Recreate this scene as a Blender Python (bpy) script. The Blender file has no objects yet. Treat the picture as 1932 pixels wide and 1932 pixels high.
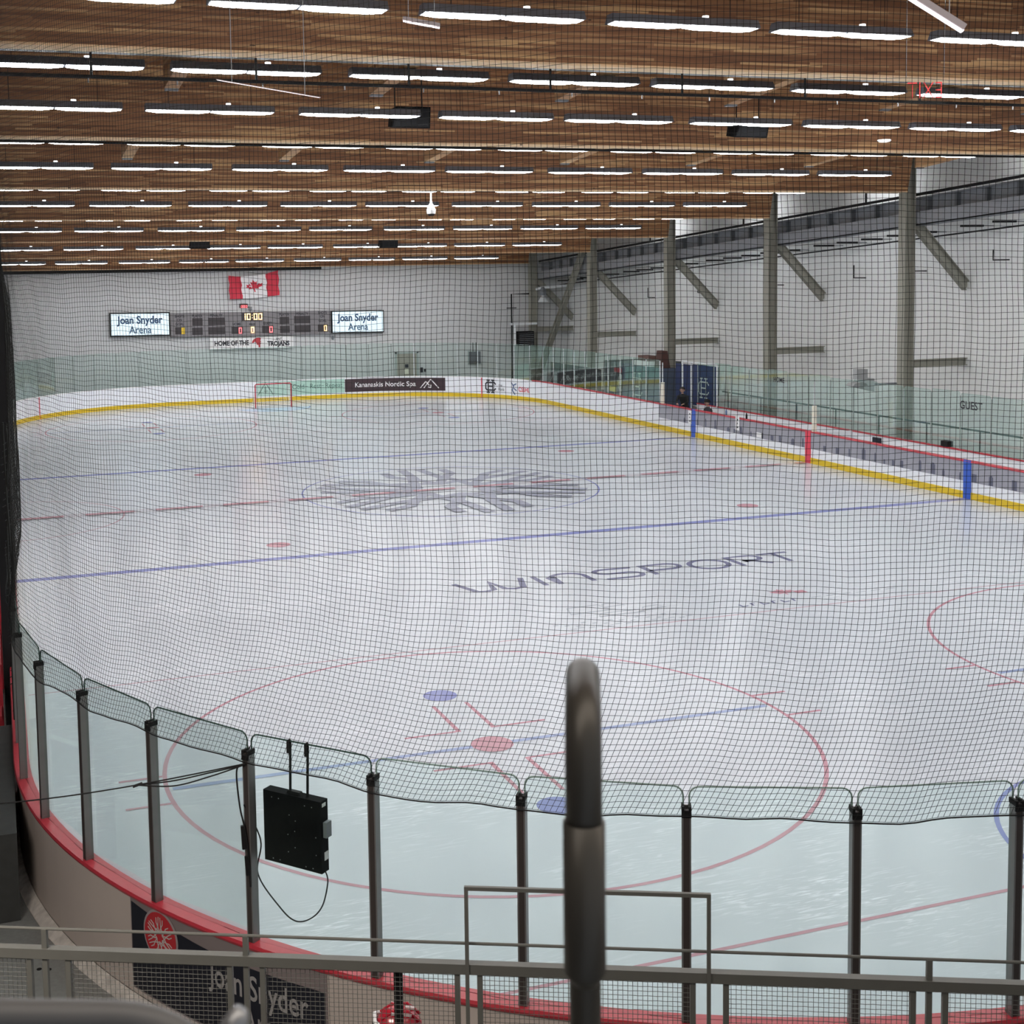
import bpy, bmesh, math, random
import numpy as np
from mathutils import Vector, Matrix
R = math.radians
PI = math.pi
SC = bpy.context.scene
COL = SC.collection
random.seed(7)

# ------------------------------------------------------------------ camera, world, exposure
cam_data = bpy.data.cameras.new('camera')
cam = bpy.data.objects.new('camera', cam_data)
COL.objects.link(cam)
SC.camera = cam
YAW, PITCH, ROLL, FPX = 0.3266, -0.0832, -0.0166, 2470.877
PCX, PCY = 829.235, 718.026
CAM = Vector((-13.1634, -37.9739, 6.7273))
_f = Vector((math.sin(YAW) * math.cos(PITCH), math.cos(YAW) * math.cos(PITCH), math.sin(PITCH)))
_r0 = Vector((math.cos(YAW), -math.sin(YAW), 0))
_u0 = _r0.cross(_f)
_r = _r0 * math.cos(ROLL) + _u0 * math.sin(ROLL)
_u = _r.cross(_f)
_m = Matrix((_r, _u, -_f)).transposed().to_4x4()
_m.translation = CAM
cam.matrix_world = _m
cam_data.sensor_width = 36.0
cam_data.sensor_fit = 'HORIZONTAL'
cam_data.lens = FPX / 1932 * 36
cam_data.shift_x = (966 - PCX) / 1932
cam_data.shift_y = (PCY - 966) / 1932
cam_data.clip_start = 0.05
cam_data.clip_end = 300
cam_data.dof.use_dof = True
cam_data.dof.focus_distance = 19.0
cam_data.dof.aperture_fstop = 9.5

world = bpy.data.worlds.new('world')
SC.world = world
world.use_nodes = True
bg = world.node_tree.nodes['Background']
bg.inputs[0].default_value = (0.80, 0.86, 0.95, 1)
bg.inputs[1].default_value = 0.30

SC.view_settings.view_transform = 'Standard'
SC.view_settings.look = 'None'
SC.view_settings.gamma = 1.0
SC.view_settings.use_curve_mapping = False
SC.view_settings.exposure = 0.07
SC.cycles.max_bounces = 7
SC.cycles.diffuse_bounces = 3
SC.cycles.glossy_bounces = 3
SC.cycles.transparent_max_bounces = 16
SC.cycles.adaptive_threshold = 0.03
SC.cycles.caustics_reflective = False
SC.cycles.caustics_refractive = False
SC.cycles.use_light_tree = False
LAMP = 31.0          # strength of the tubes in the ceiling fixtures
# unseen warm fill lights, added to brighten the stands and the outer boards
for nm_, loc_, rot_, sz_, en_ in (('stand_fill_light', (-9, -37.5, 10.2), (R(24), 0, 0), (16.0, 2.5), 260),
                                  ('walkway_fill_light', (-16.2, -32.0, 6.6), (R(52), 0, R(-28)), (3.0, 1.4), 380)):
    al = bpy.data.lights.new(nm_, 'AREA')
    al.shape = 'RECTANGLE'
    al.size, al.size_y = sz_
    al.energy = en_
    al.color = (1.0, 0.90, 0.80)
    alo = bpy.data.objects.new(nm_, al)
    alo.location = loc_
    alo.rotation_euler = rot_
    COL.objects.link(alo)


def in_view(p):
    """pixel of a world point, only used to put the words left/right/first into labels"""
    d = Vector(p) - CAM
    w = d.dot(_f)
    return (PCX + FPX * d.dot(_r) / w, PCY - FPX * d.dot(_u) / w) if w > 0 else (-9999, -9999)


ORD = ['first', 'second', 'third', 'fourth', 'fifth', 'sixth', 'seventh', 'eighth', 'ninth', 'tenth', 'eleventh',
       'twelfth', 'thirteenth', 'fourteenth', 'fifteenth', 'sixteenth', 'seventeenth', 'eighteenth']

# ------------------------------------------------------------------ materials
MATS = {}


def mat(name, col, rough=0.6, metal=0.0, emit=0.0, emit_col=None, noise=0.0, nscale=8.0, spec=0.5, bump=0.0):
    if name in MATS:
        return MATS[name]
    m = bpy.data.materials.new(name)
    m.use_nodes = True
    nt = m.node_tree
    b = nt.nodes['Principled BSDF']
    c = (*col, 1)
    b.inputs['Base Color'].default_value = c
    b.inputs['Roughness'].default_value = rough
    b.inputs['Metallic'].default_value = metal
    b.inputs['Specular IOR Level'].default_value = spec
    if emit:
        b.inputs['Emission Color'].default_value = (*(emit_col or col), 1)
        b.inputs['Emission Strength'].default_value = emit
        if emit < 10:
            m.cycles.emission_sampling = 'NONE'
    tc = nt.nodes.new('ShaderNodeTexCoord')
    nz = nt.nodes.new('ShaderNodeTexNoise')
    nz.inputs['Scale'].default_value = nscale
    nz.inputs['Detail'].default_value = 6
    nt.links.new(tc.outputs['Object'], nz.inputs['Vector'])
    amt = noise or 0.05
    mx = nt.nodes.new('ShaderNodeMix')
    mx.data_type = 'RGBA'
    mx.inputs['A'].default_value = tuple(v * (1 - amt) for v in col) + (1,)
    mx.inputs['B'].default_value = tuple(min(1, v * (1 + amt)) for v in col) + (1,)
    nt.links.new(nz.outputs['Fac'], mx.inputs['Factor'])
    nt.links.new(mx.outputs['Result'], b.inputs['Base Color'])
    if bump:
        bp = nt.nodes.new('ShaderNodeBump')
        bp.inputs['Strength'].default_value = bump
        nt.links.new(nz.outputs['Fac'], bp.inputs['Height'])
        nt.links.new(bp.outputs['Normal'], b.inputs['Normal'])
    MATS[name] = m
    return m


def glass_mat(name, tint, refl=1.0):
    m = bpy.data.materials.new(name)
    m.use_nodes = True
    nt = m.node_tree
    nt.nodes.clear()
    o = nt.nodes.new('ShaderNodeOutputMaterial')
    t = nt.nodes.new('ShaderNodeBsdfTransparent')
    t.inputs[0].default_value = (*tint, 1)
    g = nt.nodes.new('ShaderNodeBsdfGlossy')
    g.inputs['Color'].default_value = (0.8, 0.9, 0.87, 1)
    g.inputs['Roughness'].default_value = 0.03
    fr = nt.nodes.new('ShaderNodeFresnel')
    fr.inputs['IOR'].default_value = 1.35
    ml = nt.nodes.new('ShaderNodeMath')
    ml.operation = 'MULTIPLY'
    ml.inputs[1].default_value = refl
    nt.links.new(fr.outputs[0], ml.inputs[0])
    x = nt.nodes.new('ShaderNodeMixShader')
    nt.links.new(ml.outputs[0], x.inputs[0])
    nt.links.new(t.outputs[0], x.inputs[1])
    nt.links.new(g.outputs[0], x.inputs[2])
    nt.links.new(x.outputs[0], o.inputs[0])
    MATS[name] = m
    return m


def wood_mat(name, axis_u, axis_v, strip=0.040, length=1.7, dark=(0.20, 0.082, 0.032), mid=(0.34, 0.150, 0.060), light=(0.66, 0.40, 0.18)):
    """nail-laminated boards on edge: thin strips along axis_u, each broken into boards of their own tone"""
    m = bpy.data.materials.new(name)
    m.use_nodes = True
    nt = m.node_tree
    N = nt.nodes.new
    L = nt.links.new
    b = nt.nodes['Principled BSDF']
    b.inputs['Roughness'].default_value = 0.62
    geo = N('ShaderNodeNewGeometry')
    sep = N('ShaderNodeSeparateXYZ')
    L(geo.outputs['Position'], sep.inputs[0])

    def mth(op, a, bb=None):
        n = N('ShaderNodeMath')
        n.operation = op
        for i, v in enumerate((a, bb)):
            if v is None:
                continue
            if isinstance(v, (int, float)):
                n.inputs[i].default_value = v
            else:
                L(v, n.inputs[i])
        return n.outputs[0]
    row = mth('FLOOR', mth('DIVIDE', sep.outputs[axis_v], strip))
    wn = N('ShaderNodeTexWhiteNoise')
    wn.noise_dimensions = '1D'
    L(row, wn.inputs['W'])
    cell = mth('FLOOR', mth('ADD', mth('DIVIDE', sep.outputs[axis_u], length), mth('MULTIPLY', wn.outputs['Value'], 17.0)))
    cb = N('ShaderNodeCombineXYZ')
    L(row, cb.inputs[0])
    L(cell, cb.inputs[1])
    w2 = N('ShaderNodeTexWhiteNoise')
    w2.noise_dimensions = '2D'
    L(cb.outputs[0], w2.inputs['Vector'])
    # broad drift so that lighter boards gather in bands
    cb2 = N('ShaderNodeCombineXYZ')
    L(mth('MULTIPLY', sep.outputs[axis_u], 0.35), cb2.inputs[0])
    L(mth('MULTIPLY', sep.outputs[axis_v], 6.0), cb2.inputs[1])
    nz = N('ShaderNodeTexNoise')
    nz.inputs['Scale'].default_value = 1.0
    nz.inputs['Detail'].default_value = 5
    L(cb2.outputs[0], nz.inputs['Vector'])
    v = mth('ADD', mth('MULTIPLY', w2.outputs['Value'], 0.72), mth('MULTIPLY', mth('SUBTRACT', nz.outputs['Fac'], 0.5), 1.3))
    rp = N('ShaderNodeValToRGB')
    e = rp.color_ramp.elements
    e[0].position = 0.0
    e[0].color = (*dark, 1)
    e[1].position = 0.45
    e[1].color = (*mid, 1)
    for p, c in ((0.62, tuple(0.5 * (mid[i] + light[i]) * 0.95 for i in range(3))), (0.75, light)):
        n = e.new(p)
        n.color = (*c, 1)
    L(v, rp.inputs['Fac'])
    # knots
    cb3 = N('ShaderNodeCombineXYZ')
    L(mth('MULTIPLY', sep.outputs[axis_u], 1.0), cb3.inputs[0])
    L(mth('MULTIPLY', sep.outputs[axis_v], 2.2), cb3.inputs[1])
    vo = N('ShaderNodeTexVoronoi')
    vo.inputs['Scale'].default_value = 1.6
    L(cb3.outputs[0], vo.inputs['Vector'])
    kn = mth('LESS_THAN', vo.outputs['Distance'], 0.055)
    mx = N('ShaderNodeMix')
    mx.data_type = 'RGBA'
    L(mth('MULTIPLY', kn, 0.75), mx.inputs['Factor'])
    L(rp.outputs[0], mx.inputs['A'])
    mx.inputs['B'].default_value = (0.05, 0.022, 0.012, 1)
    L(mx.outputs['Result'], b.inputs['Base Color'])
    MATS[name] = m
    return m


def ice_mat():
    m = bpy.data.materials.new('ice')
    m.use_nodes = True
    nt = m.node_tree
    N = nt.nodes.new
    L = nt.links.new
    b = nt.nodes['Principled BSDF']
    b.inputs['IOR'].default_value = 1.31
    b.inputs['Specular IOR Level'].default_value = 0.36
    b.inputs['Base Color'].default_value = (0.74, 0.785, 0.83, 1)
    tc = N('ShaderNodeTexCoord')
    # scuffs: fine skate marks gathered in patches
    pn = N('ShaderNodeTexNoise')
    pn.inputs['Scale'].default_value = 0.55
    pn.inputs['Detail'].default_value = 3
    L(tc.outputs['Object'], pn.inputs['Vector'])
    mp = N('ShaderNodeMapping')
    mp.inputs['Rotation'].default_value = (0, 0, 0.5)
    mp.inputs['Scale'].default_value = (3.0, 26, 1)
    L(tc.outputs['Object'], mp.inputs['Vector'])
    fn = N('ShaderNodeTexNoise')
    fn.inputs['Scale'].default_value = 1.0
    fn.inputs['Detail'].default_value = 7
    fn.inputs['Distortion'].default_value = 1.2
    L(mp.outputs[0], fn.inputs['Vector'])
    rp = N('ShaderNodeValToRGB')
    rp.color_ramp.elements[0].position = 0.47
    rp.color_ramp.elements[1].position = 0.72
    L(pn.outputs['Fac'], rp.inputs['Fac'])
    r2 = N('ShaderNodeValToRGB')
    r2.color_ramp.elements[0].position = 0.52
    r2.color_ramp.elements[1].position = 0.68
    L(fn.outputs['Fac'], r2.inputs['Fac'])
    mu = N('ShaderNodeMath')
    mu.operation = 'MULTIPLY'
    L(rp.outputs[0], mu.inputs[0])
    L(r2.outputs[0], mu.inputs[1])
    mx = N('ShaderNodeMix')
    mx.data_type = 'RGBA'
    mx.inputs['A'].default_value = (0.500, 0.535, 0.575, 1)
    mx.inputs['B'].default_value = (0.75, 0.78, 0.82, 1)
    L(mu.outputs[0], mx.inputs['Factor'])
    L(mx.outputs['Result'], b.inputs['Base Color'])
    mr = N('ShaderNodeMapRange')
    mr.inputs['To Min'].default_value = 0.11
    mr.inputs['To Max'].default_value = 0.22
    L(pn.outputs['Fac'], mr.inputs['Value'])
    L(mr.outputs[0], b.inputs['Roughness'])
    bp = N('ShaderNodeBump')
    bp.inputs['Strength'].default_value = 0.06
    bp.inputs['Distance'].default_value = 0.01
    L(fn.outputs['Fac'], bp.inputs['Height'])
    L(bp.outputs['Normal'], b.inputs['Normal'])
    MATS['ice'] = m
    return m


M_ICE = ice_mat()
def ice_paint(name, col):
    return mat(name, tuple(c * 0.88 for c in col), rough=0.18, noise=0.10, nscale=3.0, spec=0.2)
P_RED = ice_paint('ice_red', (0.50, 0.26, 0.31))
P_REDTHIN = ice_paint('ice_red_thin', (0.50, 0.33, 0.37))
P_BLUE = ice_paint('ice_blue', (0.23, 0.26, 0.52))
P_BLUETHIN = ice_paint('ice_blue_thin', (0.30, 0.37, 0.58))
P_GREY = ice_paint('ice_grey', (0.34, 0.36, 0.44))
P_NAVY = ice_paint('ice_lettering', (0.16, 0.17, 0.27))
P_CREASE = ice_paint('ice_crease', (0.48, 0.62, 0.80))
P_PALE = ice_paint('ice_pale_print', (0.42, 0.46, 0.50))

M_WOOD = wood_mat('laminated_timber', 0, 2)
M_BEAM = wood_mat('glulam', 0, 1, strip=0.09, length=4.0, dark=(0.90, 0.62, 0.34), mid=(0.92, 0.66, 0.38), light=(0.95, 0.72, 0.45))
M_PURL = wood_mat('purlin_timber', 1, 2, strip=0.05, length=3.0, dark=(0.40, 0.20, 0.08), mid=(0.58, 0.34, 0.15), light=(0.82, 0.56, 0.28))
M_WALL = mat('painted_wall', (0.57, 0.58, 0.585), 0.8, noise=0.04, nscale=0.7)
M_WALLR = mat('white_wall_panels', (0.85, 0.86, 0.85), 0.7, noise=0.03, nscale=0.7)
M_WALLD = mat('dark_wall', (0.10, 0.10, 0.11), 0.8)
M_FLOOR = mat('grey_concrete', (0.16, 0.16, 0.15), 0.85, noise=0.25, nscale=3.0)
M_CONC = mat('pale_concrete', (0.58, 0.55, 0.51), 0.9, noise=0.55, nscale=9.0, bump=0.4)
M_PLATE = mat('galvanised_plate', (0.27, 0.28, 0.27), 0.55, 0.3, noise=0.2, nscale=20)
M_BOARD = mat('white_board', (0.78, 0.80, 0.84), 0.35, noise=0.03)
M_BOARDOUT = mat('board_outer_face', (0.56, 0.49, 0.45), 0.6, noise=0.06, nscale=2.0)
M_YEL = mat('yellow_kick', (0.66, 0.46, 0.02), 0.4, noise=0.12, nscale=1.2)
M_RED = mat('red_cap', (0.50, 0.035, 0.055), 0.35, noise=0.12, nscale=14)
M_REDP = mat('red_plastic', (0.68, 0.05, 0.09), 0.35)
M_BLUEP = mat('blue_plastic', (0.03, 0.10, 0.48), 0.35)
M_POST = mat('post_metal', (0.23, 0.23, 0.23), 0.4, 0.5, noise=0.1)
M_POSTB = mat('dark_post_face', (0.045, 0.036, 0.034), 0.55)
M_WPOST = mat('white_post', (0.75, 0.78, 0.80), 0.35, 0.1)
M_STEEL = mat('painted_steel', (0.29, 0.285, 0.24), 0.6, 0.0, noise=0.08)
M_GIRD = mat('grey_girder', (0.20, 0.215, 0.235), 0.6, noise=0.12)
M_BLACK = mat('black', (0.010, 0.010, 0.011), 0.65, spec=.25)
M_BLACKB = mat('black_housing', (0.006, 0.006, 0.007), 0.85, spec=.12)
M_NET = mat('black_net', (0.018, 0.020, 0.019), 0.9)
M_HOUS = mat('fixture_housing', (0.20, 0.22, 0.26), 0.5, 0.2)
M_LENS = mat('fixture_lens', (0.95, 0.96, 1.0), 0.4, emit=LAMP, emit_col=(0.97, 0.98, 1.0))
M_RAIL = mat('rail_steel', (0.15, 0.15, 0.135), 0.55, 0.2, noise=0.1)
M_GREYPL = mat('grey_plastic', (0.17, 0.17, 0.17), 0.45, noise=0.1)
M_ALU = mat('brushed_metal', (0.40, 0.41, 0.42), 0.35, 0.6)
M_NAVY = mat('navy_print', (0.004, 0.005, 0.014), 0.5)
M_SCORE = mat('score_panel_grey', (0.20, 0.19, 0.20), 0.6)
M_DIG = mat('dark_digit_window', (0.035, 0.028, 0.032), 0.5)
M_WHITE = mat('white_print', (0.80, 0.80, 0.80), 0.5)
M_TXT = mat('black_print', (0.02, 0.02, 0.03), 0.6)
M_DOOR = mat('beige_door', (0.32, 0.30, 0.26), 0.6)
M_G1 = glass_mat('rink_glass', (0.935, 0.985, 0.970), 0.35)
M_GEDGE = mat('glass_edge', (0.03, 0.075, 0.06), 0.3)
M_GEDGEL = mat('glass_edge_pale', (0.30, 0.42, 0.38), 0.3)
M_ACR = glass_mat('clear_acrylic', (0.985, 0.985, 0.985), 0.2)


# ------------------------------------------------------------------ mesh helpers
def tag(o, label=None, cat=None, group=None, kind=None):
    if label:
        o['label'] = label
    if cat:
        o['category'] = cat
    if group:
        o['group'] = group
    if kind:
        o['kind'] = kind
    return o


def empty(name, loc=(0, 0, 0), rz=0.0):
    o = bpy.data.objects.new(name, None)
    o.location = loc
    o.rotation_euler = (0, 0, rz)
    COL.objects.link(o)
    return o


class MB:
    """collects faces, then links them as one mesh object"""

    def __init__(self):
        self.v, self.f = [], []

    def add(self, vs, fs):
        n = len(self.v)
        self.v += [tuple(p) for p in vs]
        self.f += [tuple(i + n for i in q) for q in fs]
        return self

    def box(self, x0, x1, y0, y1, z0, z1):
        return self.hexa([(x0, y0, z0), (x1, y0, z0), (x1, y1, z0), (x0, y1, z0), (x0, y0, z1), (x1, y0, z1), (x1, y1, z1), (x0, y1, z1)])

    def hexa(self, p):
        return self.add(p, [(0, 3, 2, 1), (4, 5, 6, 7), (0, 1, 5, 4), (1, 2, 6, 5), (2, 3, 7, 6), (3, 0, 4, 7)])

    def bar(self, a, b, w, h, up=(0, 0, 1)):
        """straight bar of section w x h from a to b"""
        a, b = Vector(a), Vector(b)
        d = (b - a).normalized()
        u = Vector(up)
        if abs(d.dot(u)) > 0.98:
            u = Vector((0, 1, 0))
        s = d.cross(u).normalized() * (w / 2)
        t = s.cross(d).normalized() * (h / 2)
        return self.hexa([a - s - t, a + s - t, b + s - t, b - s - t, a - s + t, a + s + t, b + s + t, b - s + t])

    def tube(self, pts, r, n=10, cap=True, closed=False):
        pts = [Vector(p) for p in pts]
        rr = r if isinstance(r, (list, tuple)) else [r] * len(pts)
        vs, fs = [], []
        ref = None
        for i, p in enumerate(pts):
            a = pts[i - 1] if (i > 0 or closed) else p
            b = pts[(i + 1) % len(pts)] if (i < len(pts) - 1 or closed) else p
            d = (b - a).normalized()
            if ref is None:
                ref = Vector((0, 0, 1)) if abs(d.z) < 0.9 else Vector((1, 0, 0))
            s = d.cross(ref)
            if s.length < 1e-4:
                s = d.cross(Vector((0.3, 0.8, 0.1)))
            s.normalize()
            t = s.cross(d).normalized()
            ref = t
            for k in range(n):
                q = 2 * PI * k / n
                vs.append(p + (s * math.cos(q) + t * math.sin(q)) * rr[i])
        m = len(pts)
        for i in range(m if closed else m - 1):
            j = (i + 1) % m
            for k in range(n):
                l = (k + 1) % n
                fs.append((i * n + k, i * n + l, j * n + l, j * n + k))
        if cap and not closed:
            fs.append(tuple(range(n - 1, -1, -1)))
            fs.append(tuple((m - 1) * n + k for k in range(n)))
        return self.add(vs, fs)

    def lathe(self, prof, c=(0, 0, 0), n=20):
        vs, fs = [], []
        for (r, z) in prof:
            for k in range(n):
                q = 2 * PI * k / n
                vs.append((c[0] + r * math.cos(q), c[1] + r * math.sin(q), c[2] + z))
        for i in range(len(prof) - 1):
            for k in range(n):
                l = (k + 1) % n
                fs.append((i * n + k, i * n + l, (i + 1) * n + l, (i + 1) * n + k))
        fs.append(tuple(range(n - 1, -1, -1)))
        fs.append(tuple((len(prof) - 1) * n + k for k in range(n)))
        return self.add(vs, fs)

    def poly(self, pts2, to3, th):
        """flat outline given in 2D, put in space by to3(u, v, w), thickness th"""
        n = len(pts2)
        vs = [to3(u, v, 0) for u, v in pts2] + [to3(u, v, th) for u, v in pts2]
        fs = [tuple(range(n - 1, -1, -1)), tuple(range(n, 2 * n))]
        for i in range(n):
            j = (i + 1) % n
            fs.append((i, j, n + j, n + i))
        return self.add(vs, fs)

    def build(self, name, m, parent=None, smooth=False, loc=None):
        me = bpy.data.meshes.new(name)
        me.from_pydata([tuple(p) for p in self.v], [], self.f)
        me.validate()
        bm = bmesh.new()
        bm.from_mesh(me)
        bmesh.ops.recalc_face_normals(bm, faces=bm.faces)
        bm.to_mesh(me)
        bm.free()
        if smooth:
            for p in me.polygons:
                p.use_smooth = True
        me.materials.append(m)
        o = bpy.data.objects.new(name, me)
        COL.objects.link(o)
        if parent is not None:
            o.parent = parent
        if loc:
            o.location = loc
        return o


def children(o):
    return [c for c in COL.objects if c.parent is o]


def copy_tree(o, parent=None, kids=None):
    c = o.copy()
    COL.objects.link(c)
    if parent is not None:
        c.parent = parent
    for ch in (kids[o.name] if kids else children(o)):
        copy_tree(ch, c, kids)
    return c


def kidmap(root):
    d = {}
    def go(o):
        d[o.name] = children(o)
        for c in d[o.name]:
            go(c)
    go(root)
    return d


def text_obj(name, s, size, m, parent, to3, squeeze=1.0, th=0.01, bold=0.0, align='CENTER'):
    """lettering turned into a mesh; to3(u, v, w) puts its plane in space"""
    cu = bpy.data.curves.new(name, 'FONT')
    cu.body = s
    cu.size = size
    cu.align_x = align
    cu.align_y = 'CENTER'
    cu.offset = bold
    cu.resolution_u = 3
    t = bpy.data.objects.new(name, cu)
    COL.objects.link(t)
    dg = bpy.context.evaluated_depsgraph_get()
    me = bpy.data.meshes.new_from_object(t.evaluated_get(dg))
    bpy.data.objects.remove(t)
    bm = bmesh.new()
    bm.from_mesh(me)
    for v in bm.verts:
        v.co = Vector(to3(v.co.x * squeeze, v.co.y, th))
    bm.to_mesh(me)
    bm.free()
    me.materials.clear()
    me.materials.append(m)
    o = bpy.data.objects.new(name, me)
    COL.objects.link(o)
    if parent is not None:
        o.parent = parent
    return o


def face_y(x, y, z):
    """plane facing -Y (towards the camera end) with its middle at x, y, z"""
    return lambda u, v, w: (x + u, y - w, z + v)


# ------------------------------------------------------------------ rink outline
WL, WR, LE, RN, RO = 13.024, 12.95, 30.48, 8.334, 8.53


def perimeter():
    """(x, y, nx, ny) going along the left side, near left corner, near end, near right, right side, far end, back"""
    P = []
    def arc(cx, cy, r, a0, a1, n=44):
        for i in range(n + 1):
            a = a0 + (a1 - a0) * i / n
            P.append((cx + r * math.cos(a), cy + r * math.sin(a), math.cos(a), math.sin(a)))
    P.append((-WL, 0, -1, 0))
    arc(-WL + RN, -LE + RN, RN, PI, 1.5 * PI)
    arc(WR - RO, -LE + RO, RO, 1.5 * PI, 2 * PI)
    P.append((WR, -14, 1, 0))
    P.append((WR, 10.63, 1, 0))
    arc(WR - RO, LE - RO, RO, 0, 0.5 * PI)
    arc(-WL + RO, LE - RO, RO, 0.5 * PI, PI)
    return P


PER = perimeter()


def sweep(mb, pts, prof, closed=False):
    """prof: (offset outwards, z) outline swept along (x, y, nx, ny) points"""
    vs, fs = [], []
    k = len(prof)
    for (x, y, nx, ny) in pts:
        for (o, z) in prof:
            vs.append((x + nx * o, y + ny * o, z))
    m = len(pts)
    for i in range(m if closed else m - 1):
        j = (i + 1) % m
        for a in range(k):
            b = (a + 1) % k
            fs.append((i * k + a, j * k + a, j * k + b, i * k + b))
    if not closed:
        fs.append(tuple(range(k)))
        fs.append(tuple((m - 1) * k + a for a in range(k - 1, -1, -1)))
    mb.add(vs, fs)
    return mb


def corner_pt(s, off=0.0):
    """point at arclength s from the start of the near left corner; s<0 the left side, beyond the arc the near end"""
    arc = RN * PI / 2
    cx, cy = -WL + RN, -LE + RN
    if s < 0:
        return (-WL - off, cy - s, -1, 0)
    if s > arc:
        return (cx + s - arc, -LE - off, 0, -1)
    t = s / RN
    return (cx - (RN + off) * math.cos(t), cy - (RN + off) * math.sin(t), -math.cos(t), -math.sin(t))


# ================================================================== STRUCTURE
D0, DB, SL = -0.60, 8.32, 0.0615        # beam lines at D0 + k*DB, roof falls away from the camera
def zs(y):
    return 9.14 - SL * (y - D0)


tag(MB().box(-17, 24, -31.5, 34.0, -0.3, -0.05).build('floor', M_FLOOR), kind='structure')
tag(MB().box(-16.8, 19.4, 33.0, 33.3, -0.05, 9.8).build('wall_far', M_WALL), kind='structure')
tag(MB().box(19.05, 19.35, -31, 33.0, -0.05, 13).build('wall_right', M_WALLR), kind='structure')
tag(MB().box(-17.0, -16.8, -45, 33.3, -0.05, 13).build('wall_left', M_WALLD), kind='structure')

mb = MB()
for k in range(-4, 5):
    ya, yb = D0 + DB * (k - 1) + 0.2, D0 + DB * k - 0.2
    za, zb = zs(ya), zs(yb + 0.2)
    H = 2.0
    # planked near face of each deep beam, leaning back a little, and the deck between two of them
    pr_ = [(ya, za + .3), (ya, za + H), (yb - .45, zb + H), (yb, zb)]
    vs, fs = [], []
    for (y, z) in pr_:
        vs += [(-16.8, y, z), (16.25, y, z)]
    for i in range(3):
        fs.append((2 * i, 2 * i + 1, 2 * i + 3, 2 * i + 2))
    mb.add(vs, fs)
tag(mb.build('ceiling', M_WOOD), kind='structure')
tag(MB().hexa([(16.25, -34, 13.3), (19.05, -34, 13.3), (19.05, 33.0, 9.3), (16.25, 33.0, 9.3), (16.25, -34, 13.5), (19.05, -34, 13.5), (19.05, 33.0, 9.5), (16.25, 33.0, 9.5)]
              ).build('ceiling_strip', mat('pale_deck', (0.6, 0.6, 0.6), 0.7)), kind='structure')

beam_names = {-3: 'above the stands', -2: 'topmost in the photo', -1: 'second from the top', 0: 'third from the top', 1: 'fourth from the top',
              2: 'fifth from the top', 3: 'sixth from the top', 4: 'lowest, against the far wall'}
for k in range(-3, 5):
    y = D0 + DB * k
    if k == 4:
        y -= 0.15
    z = zs(y)
    b = MB().box(-16.8, 16.25, y - 0.225, y + 0.2, z - .012, z + 0.025).build('timber_beam', M_BEAM)
    tag(b, 'pale glulam roof beam across the rink, ' + beam_names[k], 'beam', 'glulam roof beams')

# purlins between the first beams
for k, bn in ((-2, 'behind the topmost beam'), (-1, 'behind the second beam')):
    y = D0 + DB * k
    for i in range(7):
        x = -10.0 + 3.8 * i
        z = zs(y) + 0.14
        e = 3.3
        p = MB().hexa([(x - .13, y + .21, z), (x + .13, y + .21, z), (x + .13, y + e, z - .26), (x - .13, y + e, z - .26),
                       (x - .13, y + .21, z + 1.6), (x + .13, y + .21, z + 1.6), (x + .13, y + e, z + 1.4), (x - .13, y + e, z + 1.4)]).build('timber_purlin', M_PURL)
        tag(p, 'light timber purlin ' + bn + ', ' + ORD[i] + ' from the left', 'purlin', 'timber purlins')
        MB().box(x - .12, x + .12, y + e - .12, y + e + .01, z - .285, z - .24).build('steel_shoe', M_GIRD, p)

# ================================================================== ICE
ice_pts = [(x, y) for (x, y, nx, ny) in PER]
ice = MB()
ice.add([(x, y, 0.0) for x, y in ice_pts], [tuple(range(len(ice_pts)))])
ice = ice.build('ice_sheet', M_ICE)
tag(ice, 'white ice sheet of the rink with painted lines and logos', 'ice')
Z1, Z2, Z3 = 0.002, 0.004, 0.007


def flat_rect(mb, x0, x1, y0, y1, z):
    mb.add([(x0, y0, z), (x1, y0, z), (x1, y1, z), (x0, y1, z)], [(0, 1, 2, 3)])
    return mb


def flat_stroke(mb, pts, w, z, closed=False):
    """even-width painted stroke through 2D points"""
    n = len(pts)
    vs, fs = [], []
    for i, p in enumerate(pts):
        a = Vector(pts[i - 1]) if (i > 0 or closed) else Vector(p)
        b = Vector(pts[(i + 1) % n]) if (i < n - 1 or closed) else Vector(p)
        d = (b - a)
        d.normalize()
        nx, ny = -d.y * w / 2, d.x * w / 2
        if 0 < i < n - 1 or closed:
            d1 = (Vector(p) - a).normalized()
            d2 = (b - Vector(p)).normalized()
            c = max(0.5, math.sqrt(max(0, (1 + d1.dot(d2)) / 2)))
            nx, ny = nx / c, ny / c
        vs += [(p[0] + nx, p[1] + ny, z), (p[0] - nx, p[1] - ny, z)]
    for i in range(n if closed else n - 1):
        j = (i + 1) % n
        fs.append((2 * i, 2 * i + 1, 2 * j + 1, 2 * j))
    mb.add(vs, fs)
    return mb


def ring(mb, cx, cy, r, w, z, a0=0, a1=2 * PI, n=96):
    pts = [(cx + r * math.cos(a0 + (a1 - a0) * i / n), cy + r * math.sin(a0 + (a1 - a0) * i / n)) for i in range(n + (0 if a1 - a0 > 6.28 else 1))]
    return flat_stroke(mb, pts, w, z, closed=a1 - a0 > 6.28)


def disc(mb, cx, cy, r, z, n=36):
    mb.add([(cx + r * math.cos(2 * PI * i / n), cy + r * math.sin(2 * PI * i / n), z) for i in range(n)], [tuple(range(n))])
    return mb


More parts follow.
